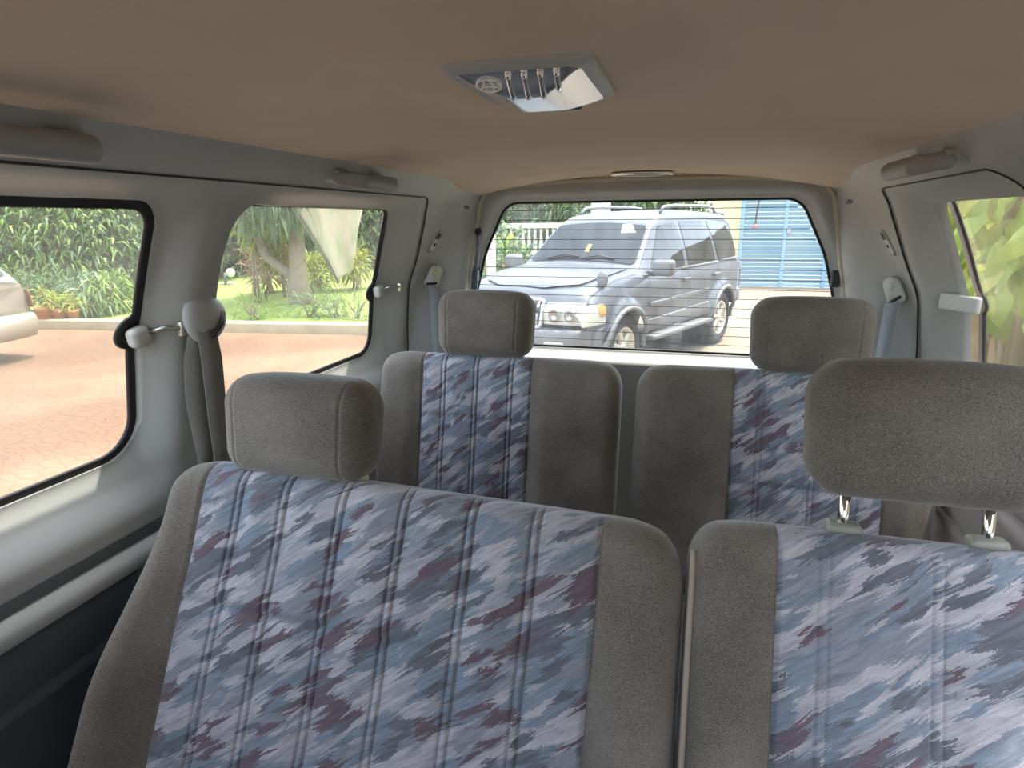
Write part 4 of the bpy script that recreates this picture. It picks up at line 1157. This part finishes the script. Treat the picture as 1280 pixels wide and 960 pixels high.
# ------------------------------------------------------------------ cars
def paint(name, c, c2, rough=.42):
    m = mat(name, c, rough, .25, coat=.25, noise=(2.2, c2, .25)); return m
class Car:
    """local axes: f forward from the front hub, l to the car's left, h up from the ground"""
    def __init__(s, pos, heading, keys, hs=1.0):
        s.p = np.array([pos[0], pos[1], G]); s.c, s.s = math.cos(heading), math.sin(heading); s.k = keys
    def W(s, f, l, h): return (s.p[0]+f*s.c-l*s.s, s.p[1]+f*s.s+l*s.c, s.p[2]+h)
    def ws(s, vf): return [s.W(*p) for p in vf[0]], vf[1]
    def key(s, n, f):
        xs, ys = zip(*s.k[n]); return float(np.interp(f, xs, ys))
    def sec(s, f):
        w, hb, belt, top, wt = [s.key(n, f) for n in ('w', 'bottom', 'belt', 'top', 'wtop')]
        cr = .03
        P = []
        for q in np.linspace(0, 1, 26):
            h = hb+(belt-hb)*q
            b = w-.05*(1-min(1, q/.18))**2-.035*max(0, (q-.72)/.28)**2+.012*math.sin(q*math.pi)
            P.append([b, h])
        wb = P[-1][0]
        hs = max(belt+.012, top-s.key('edge', f)); ws_ = wb+(wt+.05-wb)*min(1, (hs-belt)/max(.02, top-belt)*1.08)
        ws_ = min(wb-.004, ws_)
        for q in np.linspace(.0, 1, 17)[1:]:
            P.append([wb+(ws_-wb)*q+.018*math.sin(q*math.pi)*min(1, (hs-belt)/.3), belt+(hs-belt)*q])
        wi = max(ws_-.11, .05)
        for q in np.linspace(0, 1, 8)[1:]:
            a = q*math.pi/2
            P.append([ws_-(ws_-wi)*(1-math.cos(a)), hs+(top-hs)*math.sin(a)])
        for q in np.linspace(0, 1, 10)[1:]:
            l = wi*(1-q); P.append([l, top+cr*(1-(l/wi)**2)])
        P = np.array(P)
        # nose curvature in plan
        k = float(smooth(s.k['nose'][0], s.k['nose'][1], f)); kr = float(smooth(s.k['tail'][0], s.k['tail'][1], f))
        ff = f-.20*k*(np.abs(P[:, 0])/.9)**2.6+.16*kr*(np.abs(P[:, 0])/.9)**3
        for hub in s.k['hubs']:
            d = np.hypot(f-hub, P[:, 1]-s.k['rad'])
            P[:, 0] += np.where(P[:, 0] > .6, s.k['flare']*(1-smooth(s.k['arch']+.03, s.k['arch']+.13, d))*(1-smooth(.95, 1.05, P[:, 1])), 0)
        return ff, P
    def body(s, f0, f1, step=.03):
        fs = np.arange(f0, f1+1e-6, step); V, Fc = [], []
        rows = []
        for f in fs:
            ff, P = s.sec(f)
            L_ = [(ff[i], P[i, 0], P[i, 1]) for i in range(len(P))]
            rows.append(L_+[(a, -b, c) for a, b, c in reversed(L_[:-1])])
        n = len(rows[0]); A = np.array(rows)
        # wheel arches: trim and snap
        K = np.full(A.shape[:2], 9.)
        for hub in s.k['hubs']:
            d = np.hypot(A[:, :, 0]-hub, A[:, :, 2]-s.k['rad'])-s.k['arch']
            d = np.where(np.abs(A[:, :, 1]) > .45, d, 9)
            K = np.minimum(K, d)
        cell = np.maximum(np.maximum(K[:-1, :-1], K[1:, :-1]), np.maximum(K[:-1, 1:], K[1:, 1:])) > 1e-6
        for hub in s.k['hubs']:
            dx, dz = A[:, :, 0]-hub, A[:, :, 2]-s.k['rad']; d = np.hypot(dx, dz)
            m_ = (d < s.k['arch']) & (np.abs(A[:, :, 1]) > .45)
            sc = np.where(m_, s.k['arch']/np.maximum(d, 1e-3), 1)
            A[:, :, 0] = hub+dx*sc; A[:, :, 2] = s.k['rad']+dz*sc
        for r_ in A:
            V += [s.W(*p) for p in r_]
        for i in range(len(fs)-1):
            for j in range(n-1):
                if cell[i, j]: Fc.append((i*n+j, i*n+j+1, (i+1)*n+j+1, (i+1)*n+j))
        Fc.append(tuple(range(n))); Fc.append(tuple((len(fs)-1)*n+j for j in range(n)))
        return V, Fc
    def side_l(s, f, h):
        _, P = s.sec(f); m_ = 42
        return float(np.interp(h, P[:m_, 1], P[:m_, 0]))
    def side_panel(s, poly, off, side, step=.03, thick=.0):
        a0, a1 = poly[:, 0].min()-.01, poly[:, 0].max()+.01; b0, b1 = poly[:, 1].min()-.01, poly[:, 1].max()+.01
        def pos(A, B): return np.array([s.W(a, side*(s.side_l(a, b)+off), b) for a, b in zip(A.ravel(), B.ravel())])
        t = None
        if thick: q = np.array(s.W(0, -side*thick, 0))-np.array(s.W(0, 0, 0)); t = tuple(q)
        return sheet((a0, a1), (b0, b1), step, lambda A, B: sd(poly, A, B), pos, thick=t)
    def top_panel(s, poly, off, step=.03):
        """poly in (f, l) laid on the upper surface"""
        def hit(a, b):
            ff, P = s.sec(a); Q = P[42:][::-1]; return float(np.interp(abs(b), Q[:, 0], Q[:, 1]))
        def pos(A, B): return np.array([s.W(a, b, hit(a, b)+off) for a, b in zip(A.ravel(), B.ravel())])
        return sheet((poly[:, 0].min()-.01, poly[:, 0].max()+.01), (poly[:, 1].min()-.01, poly[:, 1].max()+.01), step, lambda A, B: sd(poly, A, B), pos)

SUV = dict(w=[(-3.80, .80), (-3.5, .875), (-2.8, .90), (.0, .90), (.55, .885), (.80, .86)],
           bottom=[(-3.8, .48), (-3.3, .45), (.4, .45), (.8, .42)],
           belt=[(-3.8, 1.13), (-2.5, 1.14), (-.4, 1.09), (.0, 1.03), (.5, .94), (.70, .90), (.80, .80)],
           top=[(-3.80, 1.30), (-3.70, 1.55), (-3.55, 1.72), (-3.3, 1.79), (-2.4, 1.82), (-1.5, 1.79), (-1.25, 1.75), (-1.05, 1.67), (-.50, 1.21), (-.38, 1.175), (.1, 1.13), (.5, 1.05), (.68, .985), (.80, .84)],
           wtop=[(-3.8, .62), (-3.3, .61), (-1.2, .61), (-1.05, .61), (-.45, .73), (-.35, .76), (.5, .74), (.8, .68)],
           edge=[(-3.8, .10), (-1.15, .10), (-1.0, .04), (.8, .04)],
           nose=(.0, .8), tail=(-3.3, -3.8), hubs=(0., -2.79), rad=.375, arch=.435, flare=.055)
car = Car((-1.34, 6.98), math.radians(247.6), SUV)
M_SUV = paint('dusty_grey_car_paint', (.085, .096, .112), (.115, .125, .14))
M_SUVL = mat('pale_silver_cladding', (.185, .195, .21), .5, .1, noise=(3, (.15, .145, .135), .25))
M_CGL = mat('dark_car_glass', (.020, .026, .030), .05, spec=.4)
M_TYRE = mat('tyre_rubber', (.035, .034, .033), .85)
M_ALLOY = mat('dusty_alloy', (.60, .57, .49), .45, .5)
M_DK = mat('black_car_plastic', (.03, .032, .035), .6)
b0 = car.W(-1.5, 0, 0)
sv = thing('off_road_car', 'dusty silver-grey off-road car parked outside the rear window', 'car', b0)
mesh('body', *car.body(-3.80, .80), M_SUV, sv)
def P(*c): return np.array(c, float)
for sd_ in (1, -1):
    def sp(nm, pts, off, m, rad=.05, thick=.0, parent=None, label=None):
        pl = roundpoly([(a, b, rad) for a, b in pts], 5)
        v, f = car.side_panel(pl, off, sd_, .025, thick); return mesh(nm, v, f, m, parent or sv, label=label)
    fd = sp('door_window', [(-.66, 1.145), (-.82, 1.30), (-1.16, 1.64), (-1.62, 1.69), (-1.60, 1.155)], .005, M_CGL, .05)
    sp('door_window', [(-1.70, 1.157), (-1.72, 1.69), (-2.42, 1.70), (-2.58, 1.50), (-2.60, 1.17)], .005, M_CGL, .05)
    sp('quarter_window', [(-2.70, 1.175), (-2.66, 1.50), (-2.55, 1.70), (-3.25, 1.675), (-3.45, 1.50), (-3.48, 1.20)], .005, M_CGL, .06)
    sp('belt_moulding', [(-.50, 1.105), (-.50, 1.125), (-3.5, 1.185), (-3.5, 1.160)], .014, M_SUVL, .005, .014)
    sp('lower_cladding', [(-.47, .47), (-.50, .62), (-2.30, .66), (-2.32, .47)], .020, M_SUVL, .03, .02)
    sp('side_strip', [(-.55, .765), (-.55, .815), (-2.28, .835), (-2.28, .785)], .022, M_SUV, .01, .022)
    for f0 in (-1.66, -2.66):
        pl = np.array([(f0-.006, .70), (f0+.006, .70), (f0+.006, 1.13), (f0-.006, 1.13)])
        mesh('door_gap', *car.side_panel(pl, .003, sd_, .02), M_DK, sv)
    for f0 in (-1.52, -2.50):
        mesh('door_handle', *car.ws(box((f0, sd_*(car.side_l(f0, 1.0)+.03), 1.0), (.20, .04, .045), .016, 3)), M_SUV, sv)
    for i, hub in enumerate((0., -2.79)):
        # arch lip
        pts = []
        for a in np.linspace(-.08, math.pi+.08, 26):
            fx, hz = hub+.44*math.cos(a), .375+.44*math.sin(a)
            pts.append(car.W(fx, sd_*(car.side_l(min(fx, .6), hz)+.008), hz))
        mesh('arch_lip', *tube(pts, .028, 8), M_SUVL, sv)
        well = lathe([(.43, .0), (.43, .32), (.02, .33)], 28, 'y', close=False)
        mesh('wheel_well', *car.ws(([(p[0]+hub, sd_*(.84-p[1]), p[2]+.375) for p in well[0]], well[1])), M_DK, sv)
        ty = lathe([(.20, -.13), (.33, -.135), (.366, -.11), (.378, -.06), (.378, .06), (.366, .11), (.33, .135), (.235, .125), (.23, .05), (.2, -.1)], 36, 'y', close=False)
        wy = .79
        wh = mesh('wheel', *car.ws(([(p[0]+hub, sd_*(wy+p[1]), p[2]+.375) for p in ty[0]], ty[1])), M_TYRE, sv)
        parts = [lathe([(.238, .115), (.232, .128), (.215, .12), (.205, .06), (.02, .05)], 36, 'y', close=False), lathe([(.055, .06), (.055, .115), (.04, .125), (.001, .125)], 20, 'y', close=False)]
        for k in range(6):
            a = math.pi/3*k+.3
            R = Matrix.Rotation(-a, 3, 'Y')
            parts.append(box(R @ Vector((.13, .085, 0)), (.19, .05, .062), .016, 2, R))
        rm = join(*parts)
        mesh('alloy_rim', *car.ws(([(p[0]+hub, sd_*(wy+p[1]), p[2]+.375) for p in rm[0]], rm[1])), M_ALLOY, wh)
    # side step, mirrors, rails, lamps
    mesh('side_step', *car.ws(box((-1.40, sd_*.93, .42), (1.75, .16, .06), .025, 3)), M_SUVL, sv)
    mr = mesh('door_mirror', *car.ws(box((-.60, sd_*1.045, 1.20), (.15, .24, .185), .055, 4)), M_SUVL, sv)
    mesh('mirror_foot', *car.ws(tube([(-.62, sd_*.84, 1.13), (-.60, sd_*.95, 1.13), (-.60, sd_*1.0, 1.16)], .028, 8)), M_DK, mr)
    rail = [(-1.45, sd_*.56, 1.80), (-1.55, sd_*.56, 1.865), (-1.9, sd_*.56, 1.885), (-2.8, sd_*.56, 1.89), (-3.15, sd_*.56, 1.875), (-3.25, sd_*.56, 1.80)]
    mesh('roof_rail', *car.ws(tube(rail, .020, 8)), mat('grey_roof_rail', (.25, .26, .28), .4), sv)
    # headlamp wraps the corner
    pl = roundpoly([(.42, .70, .03), (.40, .90, .05), (.62, .90, .03), (.80, .88, .02), (.80, .70, .02)], 5)
    hl_ = mesh('headlamp', *car.side_panel(pl, .012, sd_, .02, .012), mat('headlamp_glass', (.46, .455, .38), .15, spec=.6), sv)
    pl = roundpoly([(.41, .79, .02), (.41, .895, .03), (.54, .895, .02), (.52, .79, .02)], 4)
    mesh('indicator', *car.side_panel(pl, .018, sd_, .02, .006), mat('amber_lens', (.75, .28, .06), .2), hl_)
    pl = roundpoly([(-3.70, .75, .02), (-3.70, 1.12, .03), (-3.56, 1.12, .03), (-3.60, .75, .02)], 4)
    mesh('tail_lamp', *car.side_panel(pl, .012, sd_, .02, .01), mat('red_lens', (.24, .06, .05), .25), sv)
# front face: headlamp fronts, grille, bumper, fog lamps
def front_f(l, f=.80): return f-.20*(abs(l)/.9)**2.6
def front_panel(l0, l1, h0, h1, off, m, nm, parent=None, rad=.02, n=10):
    pl = roundpoly([(l0, h0, rad), (l1, h0, rad), (l1, h1, rad), (l0, h1, rad)], 4)
    v, f = sheet((l0-.005, l1+.005), (h0-.005, h1+.005), .018, lambda A, B: sd(pl, A, B), lambda A, B: np.array([car.W(front_f(a)+off-.10*smooth(.82, .98, b), a, b) for a, b in zip(A.ravel(), B.ravel())]),
                thick=tuple(np.array(car.W(-.03, 0, 0))-np.array(car.W(0, 0, 0))))
    return mesh(nm, v, f, m, parent or sv)
for sd_ in (1, -1):
    a, b = sorted((sd_*.42, sd_*.80))
    lampf = front_panel(a, b, .70, .915, .022, mat('headlamp_glass'), 'headlamp')
    for l_, r_ in ((.54, .068), (.69, .060)):
        cup = lathe([(r_, .012), (r_*.9, .016), (r_*.5, .006), (.001, .002)], 20, 'x', close=False)
        mesh('reflector', *car.ws(([(p[0]+front_f(l_)+.028, p[1]+sd_*l_, p[2]+.795) for p in cup[0]], cup[1])), mat('lamp_reflector', (.32, .33, .34), .2, .8), lampf)
    a, b = sorted((sd_*.46, sd_*.66))
    front_panel(a, b, .445, .535, .085, mat('headlamp_glass'), 'fog_lamp')
gr = front_panel(-.40, .40, .665, .93, .020, M_DK, 'grille')
fr = []
for k in range(9):
    l = -.34+.085*k
    fr.append(tube([(front_f(l)+.035, l, .685), (front_f(l)+.035-.10*float(smooth(.82, .98, .915)), l, .915)], .018, 8))
ch = [(front_f(l)+.034-.10*float(smooth(.82, .98, h)), l, h) for l, h in roundpoly([(-.40, .665, .05), (.40, .665, .05), (.40, .935, .05), (-.40, .935, .05)], 5)]
mesh('grille_bar', *car.ws(join(*fr, tube(ch, .022, 8, True))), mat('bright_grille_bar', (.5, .51, .53), .3, .6), gr)
V, Fc = [], []
ls = np.linspace(-.90, .90, 41)
prf = [(.0, .66), (.06, .655), (.085, .62), (.085, .55), (.07, .50), (.06, .42), (.02, .36), (-.10, .34)]
for l in ls:
    e = .20*(abs(l)/.9)**2.6+.22*max(0, (abs(l)-.80)/.1)**2
    for d, h in prf: V.append(car.W(.80-e+d, l*1.0, h))
n = len(prf)
for i in range(40):
    for j in range(n-1): Fc.append((i*n+j, i*n+j+1, (i+1)*n+j+1, (i+1)*n+j))
bp = mesh('front_bumper', V, Fc, M_SUVL, sv)
front_panel(-.40, .40, .40, .505, .095, M_DK, 'bumper_intake', sv)
# windscreen, rear window, bonnet lines, wipers
def wsx(l, q, off):
    f = -.50+(-1.03+.50)*q; l = l*(.75-.12*q)
    _, P_ = car.sec(f); Q = P_[40:][::-1]
    return car.W(f, l, float(np.interp(abs(l), Q[:, 0], Q[:, 1]))+off)
pl = roundpoly([(-.97, .02, .10), (.97, .02, .10), (.96, .97, .08), (-.96, .97, .08)], 5)
v, f = sheet((-1, 1), (0, 1), .04, lambda A, B: sd(pl, A, B), lambda A, B: np.array([wsx(a, b, .010) for a, b in zip(A.ravel(), B.ravel())]))
wsn = mesh('windscreen', v, f, M_CGL, sv)
q = [wsx(.52, .72, .016), wsx(.80, .76, .016), wsx(.66, .96, .016), wsx(.48, .93, .016)]
q2 = [tuple(np.array(p)+np.array([0, 0, -.004])) for p in q]
mesh('paper_notice', q+q2, [(0, 1, 2, 3), (7, 6, 5, 4), (0, 1, 5, 4), (1, 2, 6, 5), (2, 3, 7, 6), (3, 0, 4, 7)], mat('white_paper', (.8, .8, .78), .8), wsn, smooth_=False)
q = [wsx(.02, .22, .016), wsx(.09, .22, .016), wsx(.08, .40, .016), wsx(.01, .40, .016)]
q2 = [tuple(np.array(p)+np.array([0, 0, -.004])) for p in q]
mesh('yellow_sticker', q+q2, [(0, 1, 2, 3), (7, 6, 5, 4), (0, 1, 5, 4), (1, 2, 6, 5), (2, 3, 7, 6), (3, 0, 4, 7)], mat('yellow_paper', (.75, .62, .12), .7), wsn, smooth_=False)
for l0, l1 in ((.05, .62), (-.60, -.02)):
    mesh('wiper', *tube([wsx(l0, .02, .03), wsx((l0+l1)/2, .10, .035), wsx(l1, .06, .03)], .010, 6), M_DK, sv)
pl = roundpoly([(-.42, -.70, .05), (.0, -.72, .05), (.45, -.62, .1), (.62, -.3, .2), (.62, .3, .2), (.45, .62, .1), (.0, .72, .05), (-.42, .70, .05)], 5)
mesh('bonnet', *car.top_panel(pl, .012, .03), M_SUV, sv)
# wing mirror on the left front wing
wm = mesh('wing_mirror', *car.ws(ball((.30, .80, 1.13), .07, 14, 10, (.6, .9, 1.25))), M_SUVL, sv)
mesh('mirror_stalk', *car.ws(tube([(.28, .78, .93), (.30, .80, 1.07)], .022, 8)), M_DK, wm)
rr = roundpoly([(-.60, 1.22, .08), (.60, 1.22, .08), (.54, 1.66, .08), (-.54, 1.66, .08)], 5)
mesh('roof_spoiler', *car.ws(box((-3.62, 0, 1.79), (.22, 1.05, .05), .02, 2)), M_SUV, sv)
mesh('rear_bumper', *car.ws(box((-3.82, 0, .60), (.20, 1.62, .24), .08, 4)), M_SUVL, sv)

# cream car at the left picture edge
EST = dict(w=[(-3.75, .72), (-3.5, .80), (-2.6, .845), (.0, .845), (.5, .82), (.78, .74)],
           bottom=[(-3.75, .36), (-3.3, .26), (.4, .25), (.78, .28)],
           belt=[(-3.75, .92), (-2.5, .94), (-.5, .90), (.0, .85), (.6, .72), (.78, .62)],
           top=[(-3.75, 1.00), (-3.62, 1.12), (-3.25, 1.36), (-2.9, 1.43), (-2.0, 1.48), (-1.3, 1.44), (-1.1, 1.38), (-.3, .97), (-.1, .94), (.5, .83), (.78, .66)],
           edge=[(-3.8, .08), (.8, .06)], wtop=[(-3.75, .60), (-3.3, .54), (-1.2, .54), (-.3, .66), (.5, .66), (.78, .6)],
           nose=(.0, .78), tail=(-3.2, -3.75), hubs=(0., -2.60), rad=.30, arch=.345, flare=.02)
q = on(30, 478, 2, G)
hd = kang+math.pi-.10
rear = np.array([q[0], q[1]])
lx = np.array([math.cos(hd), math.sin(hd)])
c2 = Car(tuple(rear+lx*(3.72+1.15)+np.array([-lx[1], lx[0]])*(-.45)), hd, EST)
M_CRM = paint('cream_car_paint', (.31, .26, .195), (.34, .29, .225), .35)
ec = thing('estate_car', 'cream car whose tail shows at the left picture edge', 'car', c2.W(-1.5, 0, 0))
mesh('body', *c2.body(-3.75, .78), M_CRM, ec)
for sd_ in (1, -1):
    for pts in ([(-.55, .96), (-1.18, 1.34), (-1.62, 1.39), (-1.60, .97)], [(-1.70, .97), (-1.72, 1.39), (-2.45, 1.38), (-2.55, .98)], [(-2.65, .99), (-2.58, 1.36), (-3.05, 1.33), (-3.38, 1.03)]):
        pl = roundpoly([(a, b, .05) for a, b in pts], 5); v, f = c2.side_panel(pl, .005, sd_, .03); mesh('door_window', v, f, M_CGL, ec)
    for hub in (0., -2.6):
        ty = lathe([(.17, -.10), (.27, -.105), (.302, -.07), (.302, .07), (.27, .105), (.19, .10), (.18, .04), (.02, .03)], 30, 'y', close=False)
        wh = mesh('wheel', *c2.ws(([(p[0]+hub, sd_*(.74+p[1]), p[2]+.302) for p in ty[0]], ty[1])), M_TYRE, ec)
        rm = lathe([(.19, .095), (.17, .10), (.12, .07), (.05, .09), (.001, .09)], 24, 'y', close=False)
        mesh('wheel_cover', *c2.ws(([(p[0]+hub, sd_*(.74+p[1]), p[2]+.302) for p in rm[0]], rm[1])), M_ALLOY, wh)
        well = lathe([(.34, .0), (.34, .26), (.02, .27)], 28, 'y', close=False)
        mesh('wheel_well', *c2.ws(([(p[0]+hub, sd_*(.80-p[1]), p[2]+.302) for p in well[0]], well[1])), M_DK, ec)
    pl = roundpoly([(-3.72, .66, .02), (-3.72, .90, .03), (-3.50, .88, .03), (-3.54, .66, .02)], 4)
    mesh('tail_lamp', *c2.side_panel(pl, .014, sd_, .02, .012), mat('red_lens'), ec)
V, Fc = [], []
for i, l in enumerate(np.linspace(-.84, .84, 33)):
    e = .16*(abs(l)/.9)**3+.40*max(0, (abs(l)-.76)/.08)**2
    for d, h in [(.02, .60), (-.08, .585), (-.115, .52), (-.11, .40), (-.06, .30), (.05, .27)]: V.append(c2.W(-3.75+e+d, l, h))
for i in range(32):
    for j in range(5): Fc.append((i*6+j, i*6+j+1, i*6+7+j, i*6+6+j))
mesh('rear_bumper', V, Fc, M_CRM, ec)
def ewsx(l, q, off):
    f = -3.70+(-3.20+3.70)*q; h = c2.key('top', f); w = c2.key('wtop', f)-.03; k = abs(l)
    return c2.W(f-off*.7+.16*float(smooth(-3.2, -3.75, f))*(k*w/.9)**3, l*w, h+.028*(1-k*k)+off)
pl = roundpoly([(-.97, .05, .10), (.97, .05, .10), (.94, .97, .08), (-.94, .97, .08)], 5)
v, f = sheet((-1, 1), (0, 1), .05, lambda A, B: sd(pl, A, B), lambda A, B: np.array([ewsx(a, b, .012) for a, b in zip(A.ravel(), B.ravel())]))
mesh('rear_window', v, f, M_CGL, ec)

# ------------------------------------------------------------------ light, sky, camera
w = bpy.data.worlds.new('World'); SC.world = w; w.use_nodes = True
nt = w.node_tree; bg_ = nt.nodes['Background']
sky = nt.nodes.new('ShaderNodeTexSky'); sky.sky_type = 'NISHITA'; sky.sun_disc = False
SUN = Vector((.45, .30, 1.75)).normalized()
sky.sun_elevation = math.asin(SUN.z); sky.sun_rotation = math.atan2(SUN.x, SUN.y)
sky.dust_density = 2.0; sky.air_density = 1.0
hs_ = nt.nodes.new('ShaderNodeHueSaturation'); hs_.inputs['Saturation'].default_value = .5      # hazy, whitish sky
nt.links.new(sky.outputs[0], hs_.inputs['Color']); nt.links.new(hs_.outputs[0], bg_.inputs[0]); bg_.inputs[1].default_value = .27
sun = bpy.data.lights.new('sun', 'SUN'); sun.energy = 1.7; sun.angle = math.radians(.6); sun.color = (1, .93, .82)
so = bpy.data.objects.new('sun', sun); COL.objects.link(so); so.rotation_euler = SUN.to_track_quat('Z', 'Y').to_euler()
so.location = SUN*30

cam = bpy.data.cameras.new('camera'); cam.sensor_width = 36; cam.lens = 36*F/1280; cam.clip_start = .02; cam.clip_end = 300
co = bpy.data.objects.new('camera', cam); COL.objects.link(co)
mw = Matrix.Identity(4)
for i in range(3):
    mw[i][0], mw[i][1], mw[i][2], mw[i][3] = RT[i], UP[i], -FW[i], O[i]
mw[2][3] += ZC
co.matrix_world = mw
SC.camera = co

for o in TOP: o.location.z += ZC

vs = SC.view_settings
SC.display_settings.display_device = 'sRGB'
vs.view_transform = 'Standard'; vs.look = 'None'; vs.gamma = 1; vs.use_curve_mapping = False
vs.exposure = 2.0
SC.cycles.max_bounces = 10; SC.cycles.diffuse_bounces = 6; SC.cycles.transparent_max_bounces = 16
SC.cycles.use_denoising = True
SC.cycles.sample_clamp_indirect = 8
